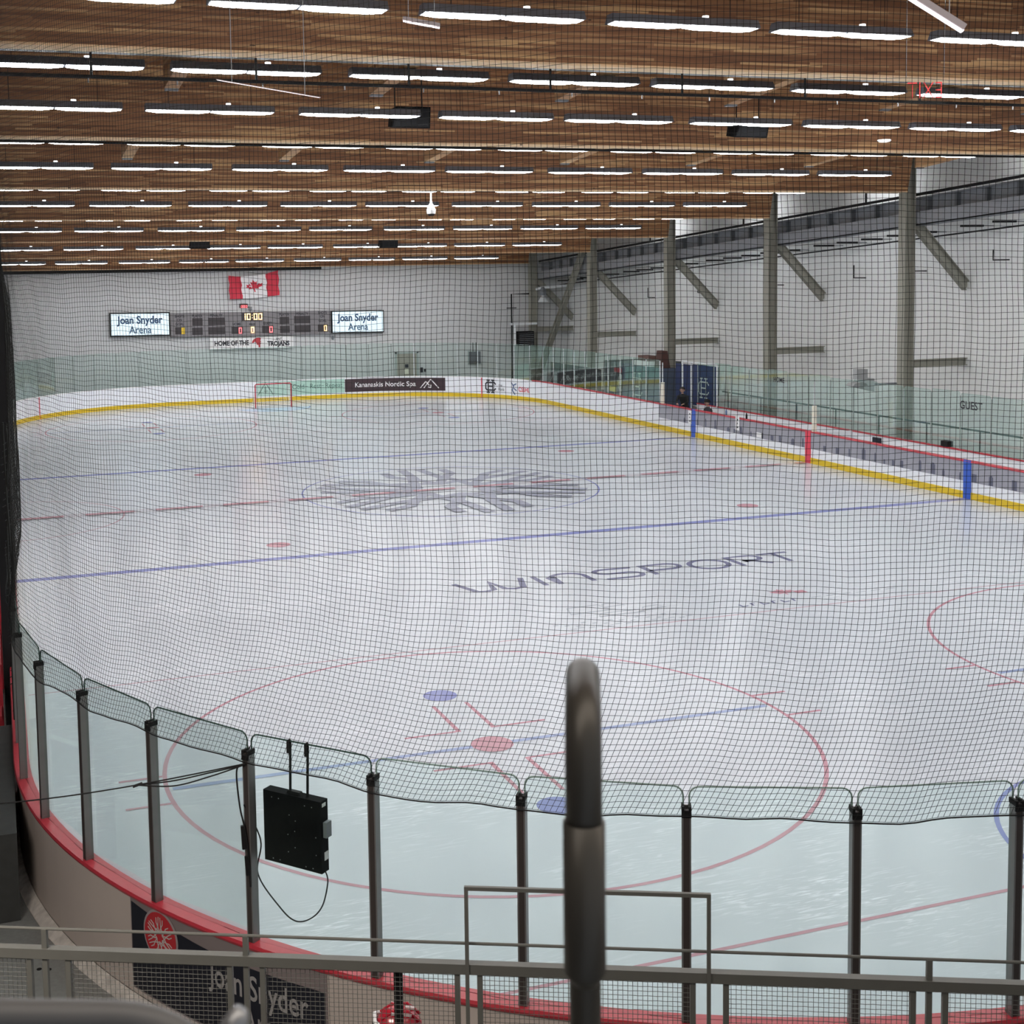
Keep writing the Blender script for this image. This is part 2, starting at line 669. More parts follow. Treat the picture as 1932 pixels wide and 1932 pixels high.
YB = 7.74
for sgn in (-1, 1):
    flat_rect(MB(), -WL + .02, WR - .02, sgn * YB - .15, sgn * YB + .15, Z1).build('blue_line', P_BLUE, ice)
    flat_rect(MB(), -11.6, 11.6, sgn * 27.06 - .028, sgn * 27.06 + .028, Z1).build('goal_line', P_RED, ice)
    flat_rect(MB(), -12.9, 12.85, sgn * 16.2 - .02, sgn * 16.2 + .02, Z1).build('free_play_line', P_REDTHIN, ice)
# centre line: broken red line
mb = MB()
Z4 = .024
flat_rect(mb, -12.9, 12.85, -.15, -.12, Z4)
flat_rect(mb, -12.9, 12.85, .12, .15, Z4)
x = -12.9
while x < 12.8:
    flat_rect(mb, x, min(x + 1.35, 12.85), -.10, .10, Z4)
    x += 1.95
mb.build('centre_line', P_RED, ice)
ring(MB(), 0, 0, 4.572, .05, Z1).build('centre_circle', P_BLUE, ice)
ring(MB(), -12.95, 0, 3.05, .05, Z1, -PI / 2, PI / 2, 48).build('referee_crease', P_REDTHIN, ice)
for sy in (-1, 1):
    for sx in (-1, 1):
        cx, cy = 6.706 * sx, 20.98 * sy
        ring(MB(), cx, cy, 4.572, .06, Z1).build('faceoff_circle', P_RED, ice)
        disc(MB(), cx, cy, .305, Z3).build('faceoff_dot', P_RED, ice)
        flat_rect(MB(), cx - 4.5, cx + 4.5, cy - .05, cy + .05, Z2).build('free_pass_line', P_BLUETHIN, ice)
        for dx in (-1, 1):
            for dy in (-.48, .48):
                xa = cx + dx * 4.55
                flat_rect(MB(), min(xa, xa + dx * .6), max(xa, xa + dx * .6), cy + dy - .03, cy + dy + .03, Z2).build('hash_mark', P_RED, ice)
        for dx in (-1, 1):
            for dy in (-1, 1):
                flat_stroke(MB(), [(cx + dx * .27, cy + dy * 1.85), (cx + dx * .27, cy + dy * .66), (cx + dx * 1.1, cy + dy * .66)], .06, Z2).build('restraining_mark', P_RED, ice)
        disc(MB(), cx, cy + 2.3, .27, Z2).build('free_pass_dot', P_BLUE, ice)
        disc(MB(), cx, cy - 2.3, .27, Z2).build('free_pass_dot', P_BLUE, ice)
        nd = MB()
        disc(nd, cx, sy * (YB - 1.55), .30, Z3)
        nd.build('neutral_dot', P_RED, ice)
for sgn in (-1, 1):
    mb = MB()
    a = 0 if sgn < 0 else PI
    ring(mb, 0, sgn * 27.06, 2.44 if sgn < 0 else 1.83, .06, Z2, a, a + PI, 40)
    mb.build('goal_crease', P_BLUE, ice)
n = 30
MB().add([(1.80 * math.cos(PI + PI * i / n), 27.0 + 1.80 * math.sin(PI + PI * i / n), Z1 + .0005) for i in range(n + 1)], [tuple(range(n + 1))]).build('crease_fill', P_CREASE, ice)


def snowflake(stroke, arms=6, rot=0.0):
    """lattice snowflake: ring of forks ending in pairs of tines; stroke(points) draws one line"""
    for i in range(arms):
        a = rot + 2 * PI * i / arms
        def pt(r, da):
            return (r * math.cos(a + da), r * math.sin(a + da))
        h = PI / arms
        stroke([pt(.36, -h), pt(.24, 0), pt(.36, h)])
        stroke([pt(.24, 0), pt(.50, -.22)])
        stroke([pt(.24, 0), pt(.50, .22)])
        stroke([pt(.36, h), pt(.52, .24)])
        stroke([pt(.36, -h), pt(.52, -.24)])
        for s in (-1, 1):
            stroke([pt(.50, s * .22), pt(.72, s * .12), pt(.98, s * .07)])
            stroke([pt(.50, s * .22), pt(.72, s * .34), pt(.93, s * .26)])


# thick grey snowflake at centre ice
mb = MB()
ist = [0]
def st_ice(pts):
    ist[0] += 1
    flat_stroke(mb, [(p[0] * 4.3, p[1] * 4.3) for p in pts], .34, .0025 + ist[0] * .0004)
snowflake(st_ice, 6, PI / 6)
mb.build('snowflake_logo', P_GREY, ice)

# winsport lettering as even strokes, 0.85 m tall
mb = MB()
def LT(x, w, pts):
    flat_stroke(mb, [(x + u * w, -12.62 + v * .85) for u, v in pts], .13, Z2)
def arcp(cx, cy, rx, ry, a0, a1, n=12):
    return [(cx + rx * math.cos(R(a0 + (a1 - a0) * i / n)), cy + ry * math.sin(R(a0 + (a1 - a0) * i / n))) for i in range(n + 1)]
LT(-4.05, 1.55, [(0, 1), (.16, .06), (.30, 0), (.42, .1), (.50, .86), (.58, .1), (.70, 0), (.84, .06), (1, 1)])
LT(-2.22, .1, [(0, 0), (0, 1)])
LT(-1.88, .78, [(0, 0), (0, .7)] + arcp(.5, .6, .5, .4, 170, 10) + [(1, 0)])
LT(-.80, .95, [(1, .95)] + arcp(.3, .76, .3, .24, 90, 270) + arcp(.7, .26, .3, .26, 90, -90) + [(0, .0)])
LT(.42, .85, [(0, 0), (0, 1), (.6, 1)] + arcp(.68, .72, .32, .28, 90, -90, 8) + [(0, .44)])
LT(1.50, .90, arcp(.5, .5, .5, .5, 0, 360, 24))
LT(2.62, .75, [(0, 0), (0, 1), (.65, 1)] + arcp(.7, .74, .3, .26, 90, -90, 8) + [(.3, .48), (.55, .46), (1, 0)])
LT(3.45, .80, [(0, 1), (1, 1)])
LT(3.45, .80, [(.5, 1), (.5, 0)])
mb.build('winsport_lettering', P_NAVY, ice)

# pale outlined print and red mark below the lettering
mb = MB()
for (x, y, w, h) in ((-2.75, -15.0, .9, .5), (-1.95, -14.75, .5, .3), (-2.3, -15.35, 1.0, .25), (-1.3, -15.2, .55, .25)):
    flat_stroke(mb, [(x, y), (x + w, y + .06), (x + w - .1, y + h), (x + .12, y + h - .05)], .05, Z2, closed=True)
mb.build('outlined_logo', P_PALE, ice)
mb = MB()
for i in range(14):
    xx = -3.4 + i * .19
    flat_stroke(mb, [(xx, -15.62 - .1 * (i % 3)), (xx + .11, -15.60 - .1 * (i % 3))], .07, Z2)
    flat_stroke(mb, [(xx + .2, -15.98 + .06 * (i % 2)), (xx + .33, -15.97 + .06 * (i % 2))], .06, Z2)
mb.build('fine_print', P_PALE, ice)
# red maple-leaf-like mark
LEAF = [(0, 1), (.13, .72), (.30, .80), (.24, .42), (.45, .62), (.50, .50), (.74, .55), (.66, .34), (.78, .26), (.42, -.05), (.46, -.20), (.06, -.13), (.05, -.5),
        (-.05, -.5), (-.06, -.13), (-.46, -.20), (-.42, -.05), (-.78, .26), (-.66, .34), (-.74, .55), (-.50, .50), (-.45, .62), (-.24, .42), (-.30, .80), (-.13, .72)]
mb = MB()
mb.add([(2.02 + .36 * x, -15.08 + .30 * y, Z2) for x, y in LEAF], [tuple(range(len(LEAF)))])
flat_rect(mb, 2.25, 2.50, -15.22, -15.02, Z2)
mb.build('red_mark', P_RED, ice)
mb = MB()
for i in range(6):
    xx = .65 + i * .24
    flat_stroke(mb, [(xx, -15.73), (xx + .03, -15.57), (xx + .12, -15.57)] if i % 2 else [(xx, -15.57), (xx, -15.73), (xx + .14, -15.70)], .045, Z2)
mb.build('dark_fine_print', P_NAVY, ice)
mb = MB()
for i in range(6):
    flat_stroke(mb, [(2.3 + i * .36, -15.62), (2.55 + i * .36, -15.60)], .05, Z2)
mb.build('pale_strip_print', P_PALE, ice)

# ================================================================== BOARDS, GLASS AND POSTS (one barrier)
bar = empty('rink_barrier', (0, 0, 0))
tag(bar, 'white dasher boards with yellow kick plate, posts and green-tinted glass round the ice', 'rink boards')
sweep(MB(), PER, [(0.0, 0.185), (0.0, 1.05), (0.10, 1.05), (0.10, 0.185)], True).build('board_panel', M_BOARD, bar)
near_pts = [corner_pt(s * .4 - 20) for s in range(0, 120)]
near_pts = [p for p in near_pts if p[0] < 4.5]
sweep(MB(), near_pts, [(0.101, 0.12), (0.101, 1.055), (0.112, 1.055), (0.112, 0.12)]).build('outer_skin', M_BOARDOUT, bar)
sweep(MB(), PER, [(-0.014, 0.0), (-0.014, 0.19), (0.0, 0.20), (0.06, 0.20), (0.06, 0.0)], True).build('kick_plate', M_YEL, bar)
# caps: red on the near, left and right sides, white round the far end
iR = [i for i, p in enumerate(PER) if p[1] > 10.0 and p[0] > 0][0]
far0 = iR + 8
sweep(MB(), PER[-3:] + PER[:far0], [(-0.02, 1.05), (-0.03, 1.075), (-0.02, 1.10), (0.14, 1.10), (0.15, 1.075), (0.14, 1.05)]).build('cap_rail', M_RED, bar)
o = sweep(MB(), PER[far0:-2], [(-0.01, 1.045), (-0.01, 1.085), (0.10, 1.085), (0.10, 1.045)]).build('cap_rail', M_WHITE, bar)
o['label'] = 'white cap rail of the far end'
# red and blue markers where the lines climb the boards
for y, m, nm in ((0, M_REDP, 'red_line_marker'), (-YB, M_BLUEP, 'blue_line_marker'), (YB, M_BLUEP, 'blue_line_marker')):
    MB().box(WR - .028, WR - .001, y - .15, y + .15, 0.005, 1.115).build(nm, m, bar)
MB().box(12.3, 12.36, 27.05, 27.09, .2, 1.04).build('goal_line_marker', M_REDP, bar)
bpy.data.objects['goal_line_marker'].location = (0, 0, 0)
for nm in ('goal_line_marker',):
    bpy.data.objects.remove(bpy.data.objects[nm])
def far_pt(a):
    return (WR - RO + RO * math.cos(a), LE - RO + RO * math.sin(a))
aG = math.asin((27.07 - LE + RO) / RO)
gx, gy = far_pt(aG)
for sx in (1, -1):
    cx = gx - .012 if sx > 0 else -(WL - RO + RO * math.cos(aG)) + .012
    MB().bar((cx, gy, .005), (cx, gy, 1.06), .05, .03).build('goal_line_marker', M_REDP, bar)
# grey advert band along the benches, with dark gear shapes
MB().box(WR - .006, WR - .001, -15.0, 10.63, .50, 1.045).build('grey_band', mat('grey_band', (0.30, 0.30, 0.34), .45, noise=.25, nscale=1.3), bar)
mb = MB()
y = 9.0
while y > -14:
    y -= random.uniform(.35, .95)
    h = random.uniform(.12, .32)
    w = random.uniform(.07, .20)
    mb.box(WR - .010, WR - .006, y - w / 2, y + w / 2, .51, .51 + h)
    if random.random() < .5:
        mb.box(WR - .010, WR - .006, y - w * .3, y + w * .3, .51 + h, .55 + h)
mb.build('printed_figures', mat('band_print', (0.10, 0.105, 0.15), .5), bar)
MB().box(WR - .010, WR - .006, 2.8, 3.2, .52, .70).build('white_print', M_WHITE, bar)

# near posts and panes: 1.22 m apart along the curve
HG, HP = 2.90, 2.755
SP0, SPD = 0.66, 1.22


def pane(a, b, z0, z1, edge_mat, er=.007, th=.012, name='glass_pane', parent=bar):
    """one sheet with rounded top corners between plan points a and b, with a darker cut edge"""
    a, b = Vector((a[0], a[1], 0)), Vector((b[0], b[1], 0))
    L = (b - a).length
    d = (b - a) / L
    nn = Vector((-d.y, d.x, 0))
    g = .022
    rr = .07
    out = [(g, z0), (L - g, z0)]
    for i in range(5):
        t = PI / 2 * i / 4
        out.append((L - g - rr + rr * math.cos(t), z1 - rr + rr * math.sin(t)))
    for i in range(5):
        t = PI / 2 + PI / 2 * i / 4
        out.append((g + rr + rr * math.cos(t), z1 - rr + rr * math.sin(t)))
    f = lambda u, v, w: tuple(a + d * u + nn * (w - th / 2) + Vector((0, 0, v)))
    p = MB().poly(out, f, th).build(name, M_G1, parent)
    if edge_mat:
        pts = [a + d * u + Vector((0, 0, v)) for u, v in ([out[1]] + out[2:] + [out[0]])]
        MB().tube(pts, er, 5).build('polished_edge', edge_mat, p)
    return p


def near_post(s, z1=HP):
    x, y, nx, ny = corner_pt(s, .075)
    t = Vector((-ny, nx, 0))
    n = Vector((nx, ny, 0))
    c = Vector((x, y, 0))
    def bx(mb, n0, n1, t0, t1, z0, z2):
        q = [c + n * n0 + t * t0, c + n * n1 + t * t0, c + n * n1 + t * t1, c + n * n0 + t * t1]
        return mb.hexa([p + Vector((0, 0, z0)) for p in q] + [p + Vector((0, 0, z2)) for p in q])
    mb = MB()
    bx(mb, -.045, .035, -.034, -.022, 1.09, z1)
    bx(mb, -.045, .035, .022, .034, 1.09, z1)
    bx(mb, -.045, -.03, -.022, .022, 1.09, z1)
    bx(mb, -.045, .035, -.036, .036, 1.085, 1.13)
    p = mb.build('glass_post', M_POST, bar)
    bx(MB(), .004, .036, -.022, .022, 1.09, z1 - .015).build('dark_face', M_POSTB, p)
    mb = MB()
    bx(mb, -.05, .042, -.036, -.016, z1 - .03, z1 + .012)
    bx(mb, -.05, .042, .016, .036, z1 - .03, z1 + .012)
    bx(mb, .03, .042, -.036, .036, z1 - .07, z1 - .02)
    mb.build('clamp', M_BLACK, p)


ks = list(range(-3, 17))
for k in ks:
    near_post(SP0 + SPD * k)
for k in ks[:-1]:
    a = corner_pt(SP0 + SPD * k, .055)
    b = corner_pt(SP0 + SPD * (k + 1), .055)
    pane(a, b, 1.10, HG, M_GEDGE if k < 5 else M_GEDGEL)


def run_points(pts, step):
    """resample (x,y,nx,ny) polyline at even steps"""
    out = []
    acc = 0
    for i in range(len(pts) - 1):
        a, b = pts[i], pts[i + 1]
        L = math.hypot(b[0] - a[0], b[1] - a[1])
        while acc <= L and L > 0:
            t = acc / L
            out.append(tuple(a[j] + (b[j] - a[j]) * t for j in range(4)))
            acc += step
        acc -= L
    return out


# far glass: from the end of the benches round the far end to the left side
iF = [i for i, p in enumerate(PER) if p[1] > 10.0 and p[0] > 0][0]
far = run_points(PER[iF:] + [(-WL, 8, -1, 0)], 1.22)
for i, p in enumerate(far):
    off = .06
    x, y = p[0] + p[2] * off, p[1] + p[3] * off
    right = p[0] > 8.0
    m = M_WPOST if right else M_POST
    w = .035 if right else .022
    MB().bar((x, y, 1.06), (x, y, 2.86), w, w).build('glass_post', m, bar)
    if i < len(far) - 1:
        q = far[i + 1]
        pane((x, y), (q[0] + q[2] * off, q[1] + q[3] * off), 1.08, 2.88, M_GEDGEL, .005)
# padded posts at the glass end and at the red line
for y in (10.40, -.25):
    pp = MB().tube([(WR + .06, y, 1.10), (WR + .06, y, 2.80)], .022, 8).build('bench_post', M_WPOST, bar)
    MB().tube([(WR + .06, y, 1.10), (WR + .06, y, 1.98)], .085, 10).build('post_pad', mat('cream_pad', (0.72, 0.69, 0.58), .6), pp)

# adverts on the far boards
fb = LE - .004
aq = empty('board_advert', (0, 0, 0))
tag(aq, 'pale green advert reading Cold Rest Repeat on the far boards behind the goal', 'advert')
MB().box(-.2, 4.60, fb - .008, fb, .28, 1.03).build('backing', mat('mint_print', (0.38, 0.58, 0.50), .5), aq)
MG = mat('dark_green_print', (0.06, 0.14, 0.11), .5)
text_obj('lettering', 'Cold', .36, MG, aq, face_y(2.05, fb - .008, .70), .95, .004)
text_obj('lettering', 'Rest', .36, MG, aq, face_y(2.98, fb - .008, .70), .95, .004)
text_obj('lettering', 'Repeat', .36, MG, aq, face_y(4.0, fb - .008, .70), .95, .004)
mb = MB()
for x in (1.52, 2.50, 3.38):
    mb.poly([(x - .07, .70), (x + .07, .70), (x + .07, .72), (x - .07, .72)], lambda u, v, w: (u, fb - .012 - w, v), .002)
for c in (.02, .0):
    pass
tri = [(-.12, .36), (.28, 1.0), (.68, .36)]
for i in range(2):
    a, b = tri[i], tri[i + 1]
    d = Vector((b[0] - a[0], b[1] - a[1])).normalized()
    nx, ny = -d.y * .025, d.x * .025
    mb.poly([(a[0] - nx, a[1] - ny), (b[0] - nx, b[1] - ny), (b[0] + nx, b[1] + ny), (a[0] + nx, a[1] + ny)], lambda u, v, w: (u, fb - .012 - w, v), .003)
mb.box(.27, .31, fb - .016, fb - .012, .42, .8)
mb.box(.19, .39, fb - .016, fb - .012, .54, .58)
mb.build('mountain_logo', MG, aq)


def far_arc(xq, inset=.01):
    """y of the far boards' inner face at x"""
    c = WR - RO
    if xq <= c:
        return LE - inset
    return LE - RO + math.sqrt(max(0, (RO - inset) ** 2 - (xq - c) ** 2))


def curved_sign(name, x0, x1, z0, z1, m, parent, inset=.012, n=20):
    mb = MB()
    vs, fs = [], []
    for i in range(n + 1):
        x = x0 + (x1 - x0) * i / n
        for ins in (inset, inset - .008):
            y = far_arc(x, ins)
            vs += [(x, y, z0), (x, y, z1)]
    for i in range(n):
        a, b = 4 * i, 4 * i + 4
        fs += [(a, b, b + 1, a + 1), (a + 2, a + 3, b + 3, b + 2), (a + 1, b + 1, b + 3, a + 3), (a, a + 2, b + 2, b)]
    fs += [(0, 1, 3, 2), (4 * n, 4 * n + 2, 4 * n + 3, 4 * n + 1)]
    return mb.add(vs, fs).build(name, m, parent)


def on_far(x, z, ins):
    return lambda u, v, w: (x + u, far_arc(x + u, ins + w), z + v)


kn = empty('board_advert', (0, 0, 0))
tag(kn, 'dark brown Kananaskis Nordic Spa advert with white mountain mark on far boards', 'advert')
curved_sign('backing', 4.62, 9.72, .30, 1.00, mat('brown_print', (0.040, 0.020, 0.026), .5), kn)
text_obj('lettering', 'Kananaskis Nordic Spa', .37, M_WHITE, kn, on_far(6.75, .66, .014), .93, .006, .004)
mb = MB()
for pts in ([(8.55, .44), (8.82, .80), (8.98, .58)], [(8.72, .44), (9.05, .92), (9.42, .44)], [(8.92, .50), (9.05, .46), (9.06, .62)]):
    for i in range(2):
        a, b = pts[i], pts[i + 1]
        d = Vector((b[0] - a[0], b[1] - a[1])).normalized()
        nx, ny = -d.y * .022, d.x * .022
        mb.poly([(a[0] - nx, a[1] - ny), (b[0] - nx, b[1] - ny), (b[0] + nx, b[1] + ny), (a[0] + nx, a[1] + ny)], lambda u, v, w: (u, far_arc(u, .016 + w), v), .003)
mb.build('mountain_logo', M_WHITE, kn)


def arc_frame(deg, z, rad, ins=.014):
    """plane glued to the far right corner at angle deg"""
    c = Vector((WR - RO, LE - RO, 0))
    def f(u, v, w):
        a = R(deg) - u / RO
        rr = RO - ins - w
        return (c.x + rr * math.cos(a), c.y + rr * math.sin(a), z + v)
    return f


def letter_strokes(mb, strokes, f, w, th=.004):
    for pts in strokes:
        for i in range(len(pts) - 1):
            a, b = Vector(pts[i]), Vector(pts[i + 1])
            d = (b - a).normalized()
            a2, b2 = a - d * w * .35, b + d * w * .35
            n_ = Vector((-d.y, d.x)) * w / 2
            mb.poly([tuple(a2 - n_), tuple(b2 - n_), tuple(b2 + n_), tuple(a2 + n_)], f, th)


HCL = [[(-.22, .32), (-.22, -.32)], [(.08, .32), (.08, -.32)], [(-.22, 0), (.08, 0)], [(-.30, .32), (-.14, .32)], [(.0, .32), (.16, .32)], [(-.30, -.32), (-.14, -.32)], [(.0, -.32), (.16, -.32)],
       [(.26, .12), (.18, .2), (-.30, .2), (-.38, .12), (-.38, -.12), (-.30, -.2), (.18, -.2), (.26, -.12)]]
hc = empty('board_decal', (0, 0, 0))
tag(hc, 'black interlocking H and C emblem with small print on far corner boards', 'decal')
mb = MB()
letter_strokes(mb, HCL, arc_frame(32.6, .62, RO), .075)
mb.build('emblem', M_TXT, hc)
text_obj('lettering', 'the', .2, M_TXT, hc, arc_frame(28.6, .70, RO), 1.0, .003)
text_obj('lettering', 'Rink', .24, M_TXT, hc, arc_frame(28.2, .48, RO), 1.0, .003)
cs = empty('board_decal', (0, 0, 0))
tag(cs, 'red CSSHL lettering with a blue figure on far corner boards', 'decal')
text_obj('lettering', 'CSSHL', .34, M_REDP, cs, arc_frame(16.8, .55, RO), .95, .003, .006)
mb = MB()
letter_strokes(mb, [[(-.2, .3), (-.05, .1), (-.15, -.1), (.05, -.3)], [(-.1, .15), (.15, .25)], [(.0, .0), (.16, -.1)]], arc_frame(22.0, .58, RO), .06)
mb.build('figure_mark', mat('slate_blue', (0.07, 0.12, 0.25), .5), cs)

# small white number cards on the bench boards
for (y, z, lab) in ((7.99, .77, 'white number card beside the far blue marker'), (4.45, .90, 'white number card midway between far blue and red markers')):
    c = MB().box(WR - .040, WR - .030, y - .13 + .0, y + .13, z - .27, z + .27).build('number_card', M_WHITE)
    tag(c, lab, 'card', 'number cards on the bench boards')
    mb = MB()
    for j in range(3):
        mb.box(WR - .044, WR - .0405, y - .05 + .03 * (j % 2), y + .03, z - .18 + j * .14, z - .12 + j * .14)
    mb.build('print', M_TXT, c)
for (y, lab, m) in ((5.4, 'blue bottle standing on the bench boards', mat('blue_bottle', (.1, .16, .3), .4)), (3.98, 'black bottle standing on the bench boards', M_BLACK)):
    o = MB().lathe([(.035, 0), (.037, .15), (.02, .18), (.02, .22)], (WR + .06, y, 1.102), 12).build('bottle', m)
    tag(o, lab, 'bottle')

# ================================================================== BENCHES on the right side
XB = 14.5
bb = empty('bench_barrier', (0, 0, 0))
tag(bb, 'white boards with red edge and green glass standing behind the players benches', 'rink boards')
MB().box(XB, XB + .09, -16.0, 10.2, .0, 1.03).build('board_panel', M_BOARD, bb)
MB().box(XB - .02, XB + .12, -16.0, 10.2, 1.03, 1.065).build('cap_rail', M_RED, bb)
y = 10.2
prev = None
while y > -16:
    MB().bar((XB + .05, y, 1.06), (XB + .05, y, 2.70), .03, .03).build('glass_post', mat('grey_post', (.36, .40, .39), .5), bb)
    if prev is not None:
        pane((XB + .05, prev), (XB + .05, y), 1.07, 2.72 + (.1 if int(y) % 2 else .06), M_GEDGEL, .005, parent=bb)
    prev = y
    y -= 1.31
lx = lambda yc, zc: (lambda u, v, w: (XB + .03 - w, yc - u, zc + v))
text_obj('lettering', 'HOME', .27, M_TXT, bb, lx(4.2, 2.46), .95, .004, .004)
text_obj('lettering', 'GUEST', .34, M_TXT, bb, lx(-6.0, 2.42), .95, .004, .004)
hr = MB().bar((XB + .45, 8.9, 1.63), (XB + .45, -15.5, 1.63), .05, .05).build('hand_rail', mat('dark_green_rail', (.03, .07, .06), .5))
tag(hr, 'dark green handrail running behind the bench glass', 'handrail')
mb = MB()
for yy in np.arange(8.5, -15.5, -2.4):
    mb.tube([(XB + .47, yy, 1.61), (XB + .47, yy, -.05)], .022, 6)
mb.build('rail_post', MATS['dark_green_rail'], hr)
for (y0, y1, lab) in ((9.8, .6, 'long white players bench beyond the red line'), (-.8, -15, 'long white players bench nearer the camera')):
    be = empty('players_bench', (13.9, y0, 0))
    tag(be, lab, 'bench', 'players benches')
    MB().box(-.02, .38, y1 - y0, 0, .43, .48).build('seat', M_WHITE, be)
    for yy in np.arange(-.3, y1 - y0, -1.8):
        MB().box(.02, .34, yy - .03, yy + .03, -.05, .43).build('leg', M_ALU, be)
# divider wall between the benches
tag(MB().box(WR + .12, XB - .02, -.33, -.24, -.05, 1.06).build('bench_divider', M_BOARD), 'white low divider wall between the two players benches', 'divider')
o = MB().box(XB - .09, XB - .03, -1.9, -1.5, .80, .98).build('notice_board', M_NAVY)
tag(o, 'small navy notice on the white boards behind the bench', 'notice')
o = MB().box(XB - .02, XB + .20, -5.05, -4.75, 1.066, 1.24).build('speaker_box', M_BLACK)
tag(o, 'small black box resting on the red edge of the bench boards', 'box')

# far right clutter behind the corner glass
def yplane(x, yc, zc):
    return lambda u, v, w: (x - w, yc - u, zc + v)
MNB = mat('navy_fabric', (0.022, 0.036, 0.105), .8, noise=.15, nscale=4)
MBL = mat('storage_blue', (0.055, 0.075, 0.12), .6, noise=.2, nscale=2)
o = MB().box(15.45, 15.50, 12.3, 13.7, -.05, 2.48).build('navy_curtain', MNB)
tag(o, 'dark navy curtain panel behind the man at the bench gate', 'curtain')
o = MB().box(14.55, 14.60, 8.62, 10.62, .95, 2.66).build('team_banner', MNB)
tag(o, 'navy banner with pale interlocking emblem behind the bench gate', 'banner')
mb = MB()
letter_strokes(mb, [[(u * 1.25, v * 1.25) for u, v in s] for s in HCL], yplane(14.55, 9.65, 1.72), .05)
mb.build('emblem', mat('pale_print', (.55, .62, .60), .5), o)
mb = MB()
for y in (8.58, 10.66, 11.4):
    mb.bar((14.5, y, -.05), (14.5, y, 2.75), .05, .05)
mb.bar((14.5, 8.58, 2.75), (14.5, 11.4, 2.75), .05, .05)
o = mb.build('gate_frame', M_WPOST)
tag(o, 'white metal frame round the bench gate beside the navy banner', 'frame')
bl = MB().box(15.45, 16.2, 14.9, 19.0, -.05, 2.15).build('storage_container', MBL)
tag(bl, 'blue storage container behind the corner glass near the bench gate', 'container')
mb = MB()
letter_strokes(mb, [[(u * 1.5, v * 2.0) for u, v in s] for s in HCL], yplane(15.44, 17.3, 1.15), .06)
mb.build('emblem', MATS['pale_print'], bl)
o = MB().box(15.42, 15.45, 15.1, 18.8, .35, .52).build('lettering_strip', mat('sky_print', (.32, .5, .7), .5), bl)
# wooden chair-like box and carton on the container
o = MB().hexa([(15.5, 15.1, 2.16), (15.95, 15.1, 2.16), (15.95, 15.8, 2.16), (15.5, 15.8, 2.16), (15.5, 15.0, 2.95), (15.75, 15.0, 2.95), (15.75, 15.55, 2.95), (15.5, 15.55, 2.95)]).build('wooden_crate', mat('red_wood', (.075, .03, .025), .6))
tag(o, 'tall dark red wooden crate standing on the blue container', 'crate')
o = MB().box(15.5, 16.15, 16.2, 17.8, 2.16, 2.38).build('white_carton', M_WHITE)
tag(o, 'white carton lying on the blue container', 'carton')
o = MB().box(15.6, 16.1, 16.5, 17.6, 2.39, 2.62).build('brown_carton', mat('brown_card', (.12, .06, .05), .7))
tag(o, 'dark brown carton on top of the white carton', 'carton')
o = MB().box(16.0, 18.8, 19.2, 22.1, -.05, 2.1).build('equipment_cage', mat('dark_cage', (.06, .075, .08), .6, noise=.4, nscale=3))
tag(o, 'dark equipment cage with a helmet painted on, behind corner glass', 'cage')
mb = MB()
for i in range(6):
    mb.box(15.96, 16.0, 19.2 + i * .55, 19.23 + i * .55, 0, 2.1)
mb.build('bars', M_ALU, o)
mb = MB()
letter_strokes(mb, [[(.3 * math.cos(t), .38 * math.sin(t)) for t in np.linspace(0, 6.28, 14)], [(-.2, 0), (.25, .05)], [(0, -.3), (.05, .3)]], yplane(15.95, 20.1, 1.1), .09)
mb.build('painted_helmet', MATS['pale_print'], o)
o = MB().box(15.95, 15.985, 20.7, 21.4, .6, .85).build('yellow_sign', mat('yellow_sign', (.75, .70, .15), .5))
tag(o, 'small yellow sign on the equipment cage', 'sign')
o = MB().box(15.9, 15.95, 22.3, 28.6, -.05, 1.62).build('dark_banner', mat('dark_banner', (.025, .025, .032), .6))
tag(o, 'long dark banner with faint script behind the far corner glass', 'banner')
text_obj('script', 'Arctic Spas', .5, mat('faint_print', (.16, .16, .17), .6), o, yplane(15.9, 25, .85), 1.3, .01)
o['label'] = 'long dark banner with faint script behind the far corner glass'
o = MB().box(15.93, 15.958, 19.6, 20.8, 1.60, 1.82).build('red_banner', mat('dull_red', (.35, .05, .06), .6))
tag(o, 'short dull red banner above the painted helmet', 'banner')

# far corner: monitor, dark box, pipes
o = MB().box(12.67, 13.35, 32.8, 32.98, 1.40, 2.07).build('wall_monitor', mat('monitor_grey', (.13, .135, .15), .5))
tag(o, 'small grey monitor box on the far wall right of the door', 'monitor')
MB().box(12.62, 13.40, 32.94, 32.99, 1.34, 2.12).build('frame', MATS['grey_post'], o)
MB().box(12.9, 12.93, 32.9, 32.93, 2.07, 2.6).build('strap', M_BLACK, o)
MB().box(13.1, 13.13, 32.9, 32.93, 2.07, 2.6).build('strap', M_BLACK, o)
uh = empty('unit_heater', (15.76, 32.0, 2.8))
tag(uh, 'dark louvred unit heater with white pipe in the far right corner', 'heater')
MB().box(-.48, .48, -.3, .3, -.40, .40).build('body', M_BLACKB, uh)
mb = MB()
for i in range(7):
    mb.box(-.44, .44, -.33, -.30, -.34 + i * .105, -.31 + i * .105)
mb.build('louvres', M_GIRD, uh)
MB().tube([(-.66, -.2, .85), (-.66, -.2, -.45)], .06, 8).build('white_pipe', M_WPOST, uh)
MB().box(-.95, .7, -.28, -.12, .78, .90).build('bracket', M_WPOST, uh)
o = MB().tube([(16.2, 32.3, 5.35), (15.1, 32.3, 5.35), (15.1, 32.3, 0)], .045, 8).build('drain_pipe', M_BLACK)
tag(o, 'black pipe running down beside the heater in the far corner', 'pipe')
MB().tube([(14.8, 32.3, 4.55), (15.4, 32.3, 4.55)], .03, 6).build('valve', M_BLACK, o)
